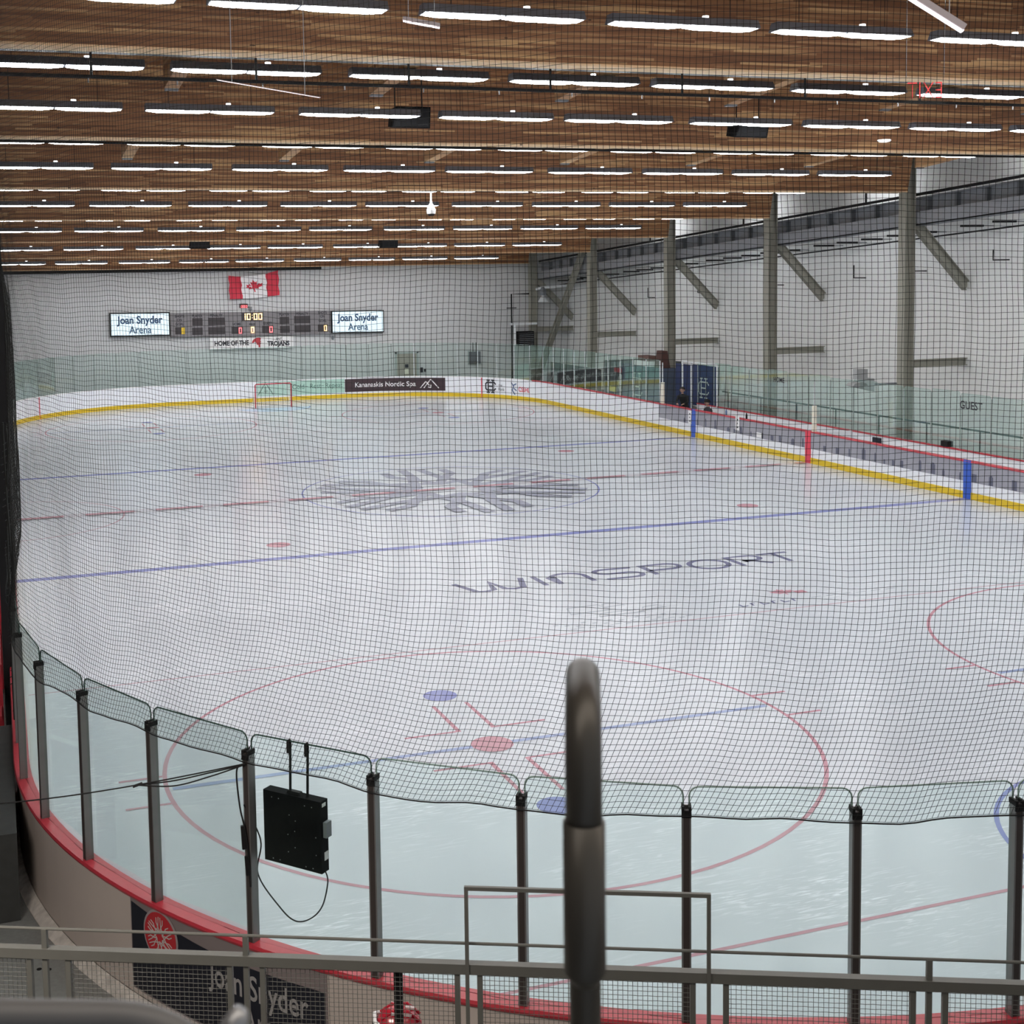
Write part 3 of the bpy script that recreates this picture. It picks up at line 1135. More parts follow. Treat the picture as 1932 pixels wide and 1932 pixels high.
fl = empty('flood_light', (16.9, 31.9, 5.6))
tag(fl, 'white spot lamp on a white bar by the far columns', 'lamp')
MB().tube([(-.22, .45, .0), (.1, 0, .1), (1.7, 0, .2)], .09, 8).build('arm', M_WPOST, fl)
MB().lathe([(.04, .0), (.30, -.42), (.27, -.45), (.02, -.40)], (0, 0, -.3), 14).build('shade', M_WPOST, fl)
MB().lathe([(.16, -.35), (.2, -.15), (.08, .15)], (0, 0, 0), 12).build('mount', M_GIRD, fl)

# ================================================================== COLUMNS, GIRDER
def hsec(mb, x, y, z0, z1, w=.36, d=.42, t=.03):
    """H section upright, flanges facing -x and +x"""
    mb.box(x - d / 2, x - d / 2 + t, y - w / 2, y + w / 2, z0, z1)
    mb.box(x + d / 2 - t, x + d / 2, y - w / 2, y + w / 2, z0, z1)
    mb.box(x - d / 2 + t, x + d / 2 - t, y - t / 2, y + t / 2, z0, z1)
    return mb


def isec_bar(mb, a, b, h=.26, w=.2, t=.025):
    a, b = Vector(a), Vector(b)
    d = (b - a).normalized()
    s = d.cross(Vector((0, 0, 1))).normalized()
    u = s.cross(d).normalized()
    mb.bar(a + u * (h / 2), b + u * (h / 2), w, t, u)
    mb.bar(a - u * (h / 2), b - u * (h / 2), w, t, u)
    mb.bar(a, b, t, h, u)
    return mb


colnames = ['just outside the right of the photo', 'nearest the camera, beside the GUEST glass', 'second from the right, beside the HOME glass', 'third from the right, by the navy banner',
            'fourth from the right', 'farthest, in the corner by the heater']
XC = 16.5
for i, k in enumerate(range(-1, 5)):
    y = D0 + DB * k + .12
    if k == 4:
        y -= .35
    c = hsec(MB(), XC, y, -.05, zs(y) + 1.9).build('steel_column', M_STEEL)
    tag(c, 'grey green steel column, ' + colnames[i], 'column', 'steel columns along the right wall')
    isec_bar(MB(), (XC + .3, y, zs(y) - 1.0), (19.04, y, zs(y) - 3.25), .30, .24).build('knee_brace', M_STEEL, c)
    isec_bar(MB(), (XC + .21, y, 3.28), (19.04, y, 3.28), .24, .2).build('tie_beam', M_STEEL, c)
    MB().box(XC - .28, XC + .28, y - .24, y + .24, -.04, .02).build('base_plate', M_STEEL, c)
o = isec_bar(MB(), (XC - .05, 24.95, 8.25), (XC - .05, 32.1, .12), .26, .26).build('wind_brace', M_STEEL)
tag(o, 'long diagonal steel brace leaning between the two farthest columns', 'brace')
# girder running down the wall
def zg(y):
    return 8.98 - .0565 * (y + .6)
y0, y1 = -14.0, 32.4
def slab(mb, x0, x1, o0, o1):
    return mb.hexa([(x0, y0, zg(y0) + o0), (x1, y0, zg(y0) + o0), (x1, y1, zg(y1) + o0), (x0, y1, zg(y1) + o0),
                    (x0, y0, zg(y0) + o1), (x1, y0, zg(y0) + o1), (x1, y1, zg(y1) + o1), (x0, y1, zg(y1) + o1)])
g = empty('steel_girder', (0, 0, 0))
tag(g, 'long grey steel girder with stiffener plates carried along the column row', 'girder')
slab(MB(), 17.05, 17.09, -.92, -.04).build('web', M_GIRD, g)
slab(MB(), 16.85, 17.29, -.04, .0).build('top_flange', M_GIRD, g)
slab(MB(), 16.78, 16.82, -.96, -.50).build('lower_channel', mat('girder_light', (.27, .285, .305), .6), g)
slab(MB(), 16.78, 17.29, -.96, -.92).build('bottom_flange', M_GIRD, g)
for i, y in enumerate(np.arange(-13.5, 32, 1.387)):
    MB().box(16.88, 17.05, y - .05, y + .05, zg(y) - .52, zg(y) - .05).build('stiffener_plate', mat('stiffener', (.10, .11, .12), .6), g)
o = MB().tube([(16.9, y0, zg(y0) + .10), (16.9, y1, zg(y1) + .10)], .05, 8).build('service_pipe', M_BLACK)
tag(o, 'black service pipe lying along the top of the grey girder', 'pipe')
for i, y in enumerate((-5.5, 2.3, 10.5, 18.8)):
    MB().tube([(16.9, y, zg(y) + .1), (16.9, y, zs(y) + 1.0)], .035, 6).build('hanger_rod', M_BLACK, o)
o = MB().tube([(18.2, y0, zg(y0) - 1.28), (18.2, y1, zg(y1) - 1.28)], .03, 6).build('conduit_pipe', M_BLACK)
tag(o, 'thin black conduit running below the girder in front of the wall', 'pipe')
ct = 0
for k in range(-1, 4):
    for j in range(5):
        y = D0 + DB * k + 1.2 + j * 1.5
        o = MB().box(17.7, 18.6, y - .05, y + .05, zg(y) - 1.12, zg(y) - 1.05).build('outrigger_bar', M_BLACK)
        MB().box(18.6, 19.04, y - .02, y + .02, zg(y) - 1.10, zg(y) - 1.07).build('fixing_strap', M_GIRD, o)
        tag(o, 'short black steel outrigger under the girder, %s from the near end' % (ORD[ct] if ct < 18 else 'number %d' % (ct + 1)), 'outrigger', 'outriggers under the girder')
        ct += 1
# wall conduits: small L shapes
for i, (px, z0, z1, run) in enumerate(((-5.0, 7.15, 6.75, 1), (-1.8, 7.05, 6.8, -1), (2.3, 6.9, 6.45, 1), (5.8, 6.6, 6.2, 1), (11.4, 6.25, 5.9, 1), (17.9, 5.9, 5.5, 1), (23.0, 5.6, 5.2, 1))):
    o = MB().tube([(18.98, px, z0 + .1), (18.98, px, z1), (18.98, px - .75, z1)], .022, 6).build('wall_conduit', M_BLACK)
    tag(o, 'thin black L-shaped conduit on the right wall, %s from the near end' % ORD[i], 'conduit', 'L-shaped conduits on the right wall')
# grey camera on an arm at the nearest column
cc = empty('wall_camera', (16.2, -.45, 2.62))
tag(cc, 'grey projector camera on a short arm at the nearest column', 'camera')
MB().tube([(-.02, 0, 0), (-1.05, .1, 0)], .035, 8).build('arm', M_GIRD, cc)
MB().hexa([(-1.95, -.2, .0), (-1.05, -.15, -.22), (-1.05, .2, -.22), (-1.95, .2, .0), (-1.85, -.2, .08), (-1.05, -.15, .22), (-1.05, .2, .22), (-1.85, .2, .08)]).build('body', mat('camera_grey', (.3, .31, .31), .5), cc)
MB().box(-1.7, -1.3, -.12, .15, .2, .55).build('sensor_head', mat('camera_grey', (.3, .31, .31), .5), cc)

# ================================================================== FAR WALL
d = MB().box(8.33, 9.50, 32.93, 33.0, -.05, 2.10).build('door_1', M_DOOR)
tag(d, kind='structure')
mb = MB()
mb.box(8.22, 8.33, 32.9, 33.0, -.05, 2.2)
mb.box(9.50, 9.61, 32.9, 33.0, -.05, 2.2)
mb.box(8.22, 9.61, 32.9, 33.0, 2.10, 2.2)
mb.build('door_frame', MATS['grey_post'], d)
MB().box(8.80, 9.0, 32.91, 32.93, 1.3, 1.5).build('dark_notice', M_TXT, d)
MB().box(8.75, 9.0, 32.91, 32.93, .95, 1.22).build('cream_notice', MATS['cream_pad'], d)
o = MB().box(9.72, 9.86, 32.9, 33.0, 1.0, 1.28).build('wall_switch', M_TXT)
tag(o, 'small dark switch box right of the far door', 'switch')
o = MB().box(9.95, 10.05, 32.9, 33.0, 1.03, 1.18).build('wall_button', M_TXT)
tag(o, 'tiny dark button beside the switch box right of the far door', 'button')

o = MB().box(-13.2, 4.02, 32.72, 32.95, 6.93, 7.12).build('curtain_rail', M_BLACK)
tag(o, 'long black rail along the top of the far wall above the flag', 'rail')
for x in (-7.9, -4.7, -1.5, 1.8):
    MB().box(x - .04, x + .04, 32.7, 32.95, 7.12, 7.25).build('bracket', M_ALU, o)

sb = empty('score_board', (0, 0, 0))
tag(sb, 'grey hockey scoreboard showing 10:00 between two bright name screens', 'scoreboard')
YS = 32.80
def scz(x, v):
    """the board hangs slightly out of level"""
    return v - .009 * (x + 4)
def sh(mb, x0, x1, z0, z1, ya, yb):
    return mb.hexa([(x0, ya, scz(x0, z0)), (x1, ya, scz(x1, z0)), (x1, yb, scz(x1, z0)), (x0, yb, scz(x0, z0)),
                    (x0, ya, scz(x0, z1)), (x1, ya, scz(x1, z1)), (x1, yb, scz(x1, z1)), (x0, yb, scz(x0, z1))])
sh(MB(), -4.30, 4.50, 3.44, 4.74, YS, 32.98).build('body', M_SCORE, sb)
wins = [(-4.05, -3.52, 3.60, 3.98), (-3.13, -2.58, 4.05, 4.45), (-3.15, -2.59, 3.55, 3.94), (-2.28, -1.38, 4.05, 4.46), (-2.29, -1.39, 3.56, 3.95), (-.46, .69, 4.26, 4.70),
        (-1.03, -.41, 3.56, 3.95), (.64, 1.26, 3.57, 3.97), (1.62, 2.15, 4.05, 4.44), (1.63, 2.17, 3.56, 3.94), (2.43, 3.33, 4.06, 4.47), (2.44, 3.34, 3.57, 3.95), (3.76, 4.32, 3.58, 3.98)]
for w in wins:
    sh(MB(), *w, YS - .02, YS).build('digit_window', M_DIG, sb)
def lettering(s, x, z, size, m, y=YS, sq=.85, parent=sb, bold=.006, th=.008):
    return text_obj('lettering', s, size, m, parent, lambda u, v, w: (x + u, y - w, scz(x + u, z + v)), sq, th, bold)
for s, x, z in (('SHOTS', -3.80, 4.56), ('ON', -3.80, 4.36), ('GOAL', -3.80, 4.14), ('PLAYER', -2.86, 4.56), ('PENALTY', -1.84, 4.57), ('HOME', -.74, 4.08), ('GUEST', .94, 4.09),
                ('PLAYER', 1.88, 4.56), ('PENALTY', 2.88, 4.58), ('SHOTS', 4.03, 4.62), ('ON', 4.03, 4.42), ('GOAL', 4.03, 4.18), ('PERIOD', .10, 4.06)):
    lettering(s, x, z, .20 if s != 'PERIOD' else .12, M_TXT, sq=.82)
SEG = {'0': 'abcdef', '1': 'bc'}
def digit(mb, ch, x, z, w, h, t, y=YS - .026):
    P = {'a': (0, h, w, h), 'b': (w, h / 2, w, h), 'c': (w, 0, w, h / 2), 'd': (0, 0, w, 0), 'e': (0, 0, 0, h / 2), 'f': (0, h / 2, 0, h), 'g': (0, h / 2, w, h / 2)}
    for s in SEG[ch]:
        a = P[s]
        x0, x1 = x + min(a[0], a[2]) - t / 2, x + max(a[0], a[2]) + t / 2
        z0, z1 = z + min(a[1], a[3]) - t / 2, z + max(a[1], a[3]) + t / 2
        sh(mb, x0, x1, z0, z1, y - .004, y)
M_AMB = mat('amber_led', (1, .72, .35), .5, emit=1.9, emit_col=(1.0, .70, .36))
M_RLED = mat('red_led', (1, .2, .2), .5, emit=1.5, emit_col=(1.0, .22, .24))
M_OLED = mat('dim_led', (.5, .35, .02), .5, emit=.30, emit_col=(.9, .62, .04))
mb = MB()
digit(mb, '1', -.44, 4.33, .17, .30, .05)
digit(mb, '0', -.16, 4.33, .16, .30, .05)
digit(mb, '0', .22, 4.33, .15, .30, .05)
digit(mb, '0', .48, 4.33, .15, .30, .05)
mb.box(.10, .13, YS - .03, YS - .026, 4.36, 4.40)
mb.box(.10, .13, YS - .03, YS - .026, 4.50, 4.54)
digit(mb, '0', .04, 3.62, .14, .28, .045)
digit(mb, '0', 4.12, 3.63, .12, .28, .045)
mb.build('amber_digits', M_AMB, sb)
mb = MB()
digit(mb, '0', -.62, 3.60, .13, .28, .04)
digit(mb, '0', 1.06, 3.62, .14, .28, .045)
mb.build('red_digits', M_RLED, sb)
sh(MB(), -3.72, -3.54, 3.61, 3.96, YS - .026, YS - .021).build('yellow_digit', M_OLED, sb)
M_SCR = mat('screen_white', (.25, .27, .3), .4, emit=.88, emit_col=(.76, .93, 1.0))
M_NTX = mat('screen_navy', (.02, .07, .17), .5)
M_NTL = mat('screen_slate', (.05, .12, .22), .5)
for (x0, x1, z0, z1, lab) in ((-7.44, -4.32, 3.55, 4.80, 'bright white Joan Snyder Arena screen left of the scoreboard'), (4.52, 7.55, 3.47, 4.72, 'bright white Joan Snyder Arena screen right of the scoreboard')):
    s = empty('name_screen', (0, 0, 0))
    tag(s, lab, 'screen', 'name screens beside the scoreboard')
    sh(MB(), x0, x1, z0, z1, YS - .08, 32.98).build('frame', M_BLACK, s)
    sh(MB(), x0 + .06, x1 - .06, z0 + .06, z1 - .06, YS - .10, YS - .081).build('display', M_SCR, s)
    xm, zm = (x0 + x1) / 2, (z0 + z1) / 2
    lettering('Joan Snyder', xm, zm + .22, .56, M_NTX, YS - .10, .86, s, .017)
    lettering('Arena', xm, zm - .30, .54, M_NTL, YS - .10, .86, s, .009)
# banner under the scoreboard
hb = empty('team_sign', (0, 0, 0))
tag(hb, 'white sign reading Home of the Trojans with red helmet under the scoreboard', 'sign')
sh(MB(), -2.22, 2.36, 2.74, 3.36, YS - .02, 33.0).build('backing', M_WHITE, hb)
lettering('HOME OF THE', -1.05, 3.05, .36, M_TXT, YS - .02, .80, hb, .014)
lettering('TROJANS', 1.52, 2.98, .34, M_TXT, YS - .02, .85, hb, .018)
lettering('SAIT', 1.55, 3.25, .13, M_TXT, YS - .02, 1.3, hb, .004)
crest = [(-.30, -.02), (-.28, .10), (-.20, .20), (-.06, .27), (.10, .28), (.20, .24), (.16, .12), (.20, .05), (.16, .02), (.19, -.06), (.14, -.10), (.15, -.24), (.06, -.28), (.05, -.12), (-.04, -.10), (-.06, .0), (-.14, .06), (-.20, .02)]
MB().poly(crest, lambda u, v, w: (.36 + u, YS - .024 - w, scz(.36, 3.05) + v), .006).build('helmet_emblem', mat('sign_red', (.42, .03, .04), .5), hb)
o = MB().box(-.54, -.10, 32.86, 32.98, 4.93, 5.15).build('small_clock', M_DIG)
tag(o, 'tiny red digital clock between the flag and the scoreboard', 'clock')
mb = MB()
for x in (-.46, -.34, -.22):
    digit(mb, '0', x, 4.98, .07, .11, .022, 32.858)
mb.build('red_digits', M_RLED, o)
o = MB().box(-.04, .12, 32.8, 32.98, 4.76, 4.98).build('siren_horn', M_GIRD)
tag(o, 'small dark horn on top of the scoreboard', 'horn')
o = MB().lathe([(.06, -.09), (.09, 0), (.05, .12)], (4.62, 32.9, 3.12), 10).build('wall_sensor', M_GIRD)
tag(o, 'small dark sensor on the far wall under the right screen', 'sensor')

# flag
fg = empty('canada_flag', (.26, 32.75, 6.15))
tag(fg, 'red and white maple leaf flag hanging from the rail above the scoreboard', 'flag')
def flag_pt(u, v, w):
    """u -1..1, v -1..1"""
    x = u * 1.36 - .07 * v * (1 - abs(u)) + .03 * math.sin(6 * v)
    sag = -.16 * (1 - u * u) * (1 if v > 0 else .2) - (.10 if u < 0 else -.02) * v * .0
    z = v * .66 + sag + .13 * u * (1 if v > 0 else .7)
    y = .05 * math.sin(7 * u + 2 * v) - w
    return (x, y, z)
def flag_patch(mb, u0, u1, off):
    nu, nv = 10, 8
    vs = [flag_pt(u0 + (u1 - u0) * i / nu, -1 + 2 * j / nv, off) for i in range(nu + 1) for j in range(nv + 1)]
    vs2 = [flag_pt(u0 + (u1 - u0) * i / nu, -1 + 2 * j / nv, off - .006) for i in range(nu + 1) for j in range(nv + 1)]
    fs = [(i * (nv + 1) + j, (i + 1) * (nv + 1) + j, (i + 1) * (nv + 1) + j + 1, i * (nv + 1) + j + 1) for i in range(nu) for j in range(nv)]
    mb.add(vs, fs)
    mb.add(vs2, fs)
    return mb
M_FRED = mat('flag_red', (.58, .03, .06), .7)
M_FWH = mat('flag_white', (.80, .80, .82), .7)
flag_patch(MB(), -1, -.5, 0).build('red_bar', M_FRED, fg, True)
flag_patch(MB(), .5, 1, 0).build('red_bar', M_FRED, fg, True)
flag_patch(MB(), -.5, .5, 0).build('white_field', M_FWH, fg, True)
mb = MB()
mb.add([flag_pt(x * .46, y * .80 - .12, .012) for x, y in LEAF], [tuple(range(len(LEAF)))])
mb.build('maple_leaf', M_FRED, fg)

# far goal
gl = empty('hockey_goal', (0, 27.06, 0))
tag(gl, 'red-piped hockey goal with white netting at the far end', 'goal')
fr = MB()
fr.tube([(-.915, 0, .0), (-.915, 0, 1.17), (-.87, 0, 1.22), (.87, 0, 1.22), (.915, 0, 1.17), (.915, 0, .0)], .032, 8)
fr.build('goal_frame', mat('goal_red', (.42, .03, .05), .4), gl)
bk = MB()
bk.tube([(-.915, 0, .03), (-1.05, .55, .03), (-.8, 1.0, .03), (0, 1.12, .03), (.8, 1.0, .03), (1.05, .55, .03), (.915, 0, .03)], .025, 6)
bk.tube([(-.87, 0, 1.22), (-.7, .5, 1.2), (0, .6, 1.2), (.7, .5, 1.2), (.87, 0, 1.22)], .018, 6)
bk.build('base_frame', M_WHITE, gl)
nt_ = MB()
tp = [(-.87, 0, 1.22), (-.7, .5, 1.2), (0, .6, 1.2), (.7, .5, 1.2), (.87, 0, 1.22)]
bt = [(-.915, 0, .05), (-1.0, .7, .05), (0, 1.12, .05), (1.0, .7, .05), (.915, 0, .05)]
def lerpath(P, t):
    q = t * (len(P) - 1)
    i = min(int(q), len(P) - 2)
    return Vector(P[i]).lerp(Vector(P[i + 1]), q - i)
for i in range(0, 33):
    nt_.tube([lerpath(tp, i / 32), lerpath(bt, i / 32)], .004, 3, cap=False)
for j in range(1, 12):
    nt_.tube([lerpath(tp, i / 16).lerp(lerpath(bt, i / 16), j / 12) for i in range(17)], .004, 3, cap=False)
nt_.build('net', M_WHITE, gl)

# ================================================================== CEILING FITTINGS
proto = empty('strip_light', (0, 0, 0))
hb_ = MB()
hb_.hexa([(-1.24, -.17, .0), (1.24, -.17, .0), (1.24, .17, .0), (-1.24, .17, .0), (-1.24, -.10, .13), (1.24, -.10, .13), (1.24, .10, .13), (-1.24, .10, .13)])
hb_.build('housing', M_HOUS, proto)
for s in (-1, 1):
    x0, x1 = (-1.22, -.02) if s < 0 else (.02, 1.22)
    MB().hexa([(x0 + .20, -.09, -.031), (x1 - .20, -.09, -.031), (x1 - .20, .09, -.031), (x0 + .20, .09, -.031),
               (x0, -.12, -.004), (x1, -.12, -.004), (x1, .12, -.004), (x0, .12, -.004)]).build('lens', M_LENS, proto)
for s in (-1, 1):
    MB().tube([(s * .8, 0, .13), (s * .8, 0, .95)], .006, 4).build('hanger', M_BLACK, proto)
MB().lathe([(.05, 0), (.05, .03)], (.35, -.04, .135), 10).build('sensor_cap', mat('glow_cap', (1, 1, 1), .4, emit=3.0), proto)
km = kidmap(proto)
rows = [-28.02, -24.02, -20.03, -16.08, -12.19, -8.22, -4.39, -.18, 3.67, 7.93, 11.84, 16.35, 19.99, 24.67, 28.3]
cols = [-11.94, -9.03, -6.02, -3.08, -.25, 2.76, 5.67, 8.58, 11.5, 14.4]
first = True
vis_rows = 0
for ri, y in enumerate(rows):
    info = []
    for x in cols:
        if x > 14 and y > -12:  # outermost column is added, near rows only, to brighten the right wall
            continue
        px, py = in_view((x, y, zs(y)))
        info.append((x, -150 < px < 2080 and -15 < py < 1932 and y not in (16.35, 24.67)))
    any_vis = any(v for _, v in info)
    tucked = y in (16.35, 24.67)  # two rows added out of sight behind beams, to light the far ice
    if any_vis:
        vis_rows += 1
    nth = 0
    for x, v in info:
        o = proto if first else copy_tree(proto, None, km)
        o.location = (x, y, zs(y) + (-.02 if y == -16.08 else .30 if y in (16.35, 24.67) else .03))
        first = False
        if v:
            nth += 1
            lab = 'white twin strip light, %s from the left in the %s lit row from the top' % (ORD[nth - 1], ORD[vis_rows - 1])
        elif tucked:
            lab = 'added white twin strip light hidden behind a far roof beam, lighting the far ice'
        elif any_vis:
            lab = 'white twin strip light outside the frame, level with the %s row' % ORD[vis_rows - 1]
        else:
            lab = 'white twin strip light above the stands, out of the frame'
        tag(o, lab, 'ceiling light', 'strip lights under the timber ceiling' if (v or not any_vis) else 'strip lights outside the frame')

# strip lights added above the girder to brighten the upper right wall
for i, y in enumerate((-20.5, -12.5, -4.6, 3.7, 12.0, 20.3)):
    o = copy_tree(proto, None, km)
    o.location = (17.8, y, zs(y) + 1.55)
    o.rotation_euler = (0, 0, PI / 2)
    tag(o, 'added white strip light above the girder, brightening the right wall', 'ceiling light', 'added strip lights above the girder')

# sprinkler pipes under the beams
for k, drop, lab in ((-2, .36, 'black sprinkler pipe hung below the topmost beam'), (-1, .03, 'black sprinkler pipe tight under the second beam'),
                     (0, -.02, 'black sprinkler pipe tight under the third beam')):
    y = D0 + DB * k + .26
    z = zs(y) - drop
    o = MB().tube([(-16.5, y, z), (16.2, y, z)], .03, 6).build('sprinkler_pipe', M_BLACK)
    tag(o, lab, 'pipe', 'sprinkler pipes')
    if drop > .1:
        for i in range(11):
            x = -11.6 + i * 2.55
            MB().tube([(x, y, z), (x, y, z + .5)], .022, 5).build('hanger_rod', M_BLACK, o)
        for i in range(22):
            x = -13 + i * 1.35
            MB().tube([(x, y, z), (x, y, z - .09)], .012, 5).build('sprinkler_head', M_ALU, o)
        o2 = MB().box(-13.5, 16.2, y + .0, y + .22, zs(y) + .02, zs(y) + .09).build('cable_tray', mat('tray', (.05, .055, .06), .5, .3))
        tag(o2, 'dark cable tray running along the topmost beam', 'cable tray')
# speakers
def speaker(x, y, z, w, h, lab):
    s = empty('ceiling_speaker', (x, y, z))
    tag(s, lab, 'speaker', 'black ceiling speakers')
    MB().hexa([(-w * .54, -.15, -h / 2), (w * .54, -.15, -h / 2), (w * .45, .35, -h / 2 + .08), (-w * .45, .35, -h / 2 + .08),
               (-w * .48, -.35, h / 2), (w * .48, -.35, h / 2), (w * .42, .3, h / 2), (-w * .42, .3, h / 2)]).build('cabinet', M_BLACKB, s)
    MB().hexa([(-w * .50, -.17, -h / 2 + .03), (w * .50, -.17, -h / 2 + .03), (w * .50, -.152, -h / 2 + .03), (-w * .50, -.152, -h / 2 + .03),
               (-w * .45, -.365, h / 2 - .03), (w * .45, -.365, h / 2 - .03), (w * .45, -.345, h / 2 - .03), (-w * .45, -.345, h / 2 - .03)]).build('grille', M_BLACK, s)
    for sx in (-1, 1):
        MB().tube([(sx * w * .38, 0, h / 2), (sx * w * .38, 0, h / 2 + .75)], .015, 5).build('hanger_rod', M_BLACK, s)
speaker(-4.75, -11.4, 9.93, .78, .42, 'black speaker box hanging left of centre in the near ceiling')
speaker(3.42, -11.4, 9.87, .78, .42, 'black speaker box hanging right of centre in the near ceiling')
speaker(-4.62, 19.5, 8.08, .85, .42, 'small black speaker box far back on the left under the ceiling')
speaker(3.93, 19.5, 8.03, .80, .42, 'small black speaker box far back right of centre under the ceiling')
# white hanging camera over centre ice
o = empty('hanging_camera', (-.48, 0, 8.45))
tag(o, 'white camera pod hanging on a pole above centre ice', 'camera')
MB().tube([(0, 0, .28), (0, 0, .45), (0, 0, .95)], [.05, .028, .022], 8).build('pole', M_WHITE, o)
MB().lathe([(.13, .02), (.15, .14), (.06, .32)], (0, 0, 0), 12).build('pod', M_WHITE, o)
MB().lathe([(.08, -.04), (.12, .02)], (0, 0, 0), 12).build('camera_eye', M_BLACK, o)
o = MB().lathe([(.11, -.03), (.17, 0), (.17, .03)], (0, 0, 0), 16).build('round_light', mat('round_lens', (1, 1, 1), .4, emit=1.6), None, False, (8.55, -9.6, 9.86))
tag(o, 'small round white light on the ceiling near the top right', 'ceiling light')

# window reflections of tube lights and an exit sign, built as glowing objects
def reflected_tube(a, b, w, lab):
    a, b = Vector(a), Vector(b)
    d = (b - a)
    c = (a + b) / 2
    o = empty('tube_reflection', c)  # a reflection in window glass, modelled as a glowing bar with added wires
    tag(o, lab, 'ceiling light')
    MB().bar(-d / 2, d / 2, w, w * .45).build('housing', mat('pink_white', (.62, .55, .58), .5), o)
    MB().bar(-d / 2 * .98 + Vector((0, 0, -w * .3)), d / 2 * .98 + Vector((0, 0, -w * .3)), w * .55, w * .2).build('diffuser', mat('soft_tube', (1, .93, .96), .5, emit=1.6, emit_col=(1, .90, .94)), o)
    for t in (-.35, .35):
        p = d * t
        MB().tube([p, p + Vector((0, 0, 1.2))], .003, 4).build('added_wire', M_ALU, o)
reflected_tube((-9.30, -32.80, 8.08), (-8.90, -32.96, 7.80), .060, 'pinkish white window reflection of a tube light at the top right')
reflected_tube((-10.114, -28.242, 8.655), (-9.848, -28.337, 8.598), .060, 'short pinkish window reflection of a light at the top, left of centre')
reflected_tube((-11.483, -27.818, 8.215), (-10.734, -28.084, 8.065), .012, 'very thin white window reflection of a light at the upper left')
ex = empty('exit_sign_reflection', (-3.64, -26.20, 8.56))  # mirrored reflection of a sign, modelled with an added plate and wires
tag(ex, 'window reflection of an exit sign, glowing red letters mirrored', 'exit sign')
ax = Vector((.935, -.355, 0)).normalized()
MB().poly([(-.22, -.15), (.22, -.15), (.22, .15), (-.22, .15)], lambda u, v, w: tuple(ax * u + Vector((0, 0, v)) + Vector((.355, .935, 0)) * w), .008).build('reflection_plate', M_ACR, ex)
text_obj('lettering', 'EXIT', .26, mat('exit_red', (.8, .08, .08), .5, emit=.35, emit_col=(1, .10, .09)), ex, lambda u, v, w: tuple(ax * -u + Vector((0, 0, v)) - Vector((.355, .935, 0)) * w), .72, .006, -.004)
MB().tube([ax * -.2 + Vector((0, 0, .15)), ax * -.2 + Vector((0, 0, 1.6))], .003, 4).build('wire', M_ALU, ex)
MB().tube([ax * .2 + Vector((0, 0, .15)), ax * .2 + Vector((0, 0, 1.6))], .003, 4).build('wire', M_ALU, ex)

# ================================================================== SAFETY NET
def net_xyz(u, z):
    """u = arclength like corner_pt, arrays"""
    arc = RN * PI / 2
    cx, cy = -WL + RN, -LE + RN
    off = .125 + .018 * np.sin(u * 2.1 + z * 1.3) + .007 * np.sin(u * 5.3 - z * 2.2) + .002 * np.sin(u * 17 + z * 9)
    # the net is drawn in over the boards along the left side
    pull = np.clip((1.6 - u) / 2.2, 0, 1)
    pull = pull * pull * (3 - 2 * pull) * np.clip((z - 2.9) / .6, 0, 1) * np.clip((7.4 - z) / 1.2, .12, 1)
    off = off - pull * (.17 + .03 * np.sin(u * 1.7 + z))
    t = np.clip(u, 0, arc) / RN
    rr = RN + off
    x = cx - rr * np.cos(t) + np.maximum(u - arc, 0)
    y = cy - rr * np.sin(t) - np.minimum(u, 0)
    zz = z + .020 * np.sin(u * 1.3 + .4 * z) + .012 * np.sin(u * 3.7 + z * .9) + .005 * np.sin(u * 11 + 5 * z)
    # tangential wander of the cords
    w = .014 * np.sin(z * 2.0 + u * .8) + .006 * np.sin(z * 5.1 + u * 2.3) - .13 * np.clip(4.6 - z, 0, 3) ** 2
    zz = zz - .012 * np.clip(4.4 - z, 0, 2) * np.sin(u * 2.575 + 1.0) ** 2 + .10 * np.clip((3.5 - u) / 3, 0, 1) * np.clip(z - 3.0, 0, 1)
    x = x + w * np.sin(t)
    y = y - w * np.cos(t)
    return np.stack([x, y, zz], -1)


def cords(lines, r):
    """triangular cords along polylines: lines is (n, m, 3)"""
    n, m, _ = lines.shape
    d = np.gradient(lines, axis=1)
    d /= np.linalg.norm(d, axis=2, keepdims=True) + 1e-9
    ref = np.zeros_like(d)
    vert = np.abs(d[..., 2]) > .7
    ref[vert] = (0.6, .8, 0)
    ref[~vert] = (0, 0, 1)
    s = np.cross(d, ref)
    s /= np.linalg.norm(s, axis=2, keepdims=True) + 1e-9
    t = np.cross(s, d)
    ring_ = [lines + r * (math.cos(a) * s + math.sin(a) * t) for a in (PI / 2, PI / 2 + 2 * PI / 3, PI / 2 + 4 * PI / 3)]
    v = np.stack(ring_, 2).reshape(-1, 3)
    base = (np.arange(n)[:, None] * m + np.arange(m - 1)[None, :]) * 3
    f = []
    for k in range(3):
        l = (k + 1) % 3
        f.append(np.stack([base + k, base + l, base + 3 + l, base + 3 + k], -1).reshape(-1, 4))
    return v, np.concatenate(f)


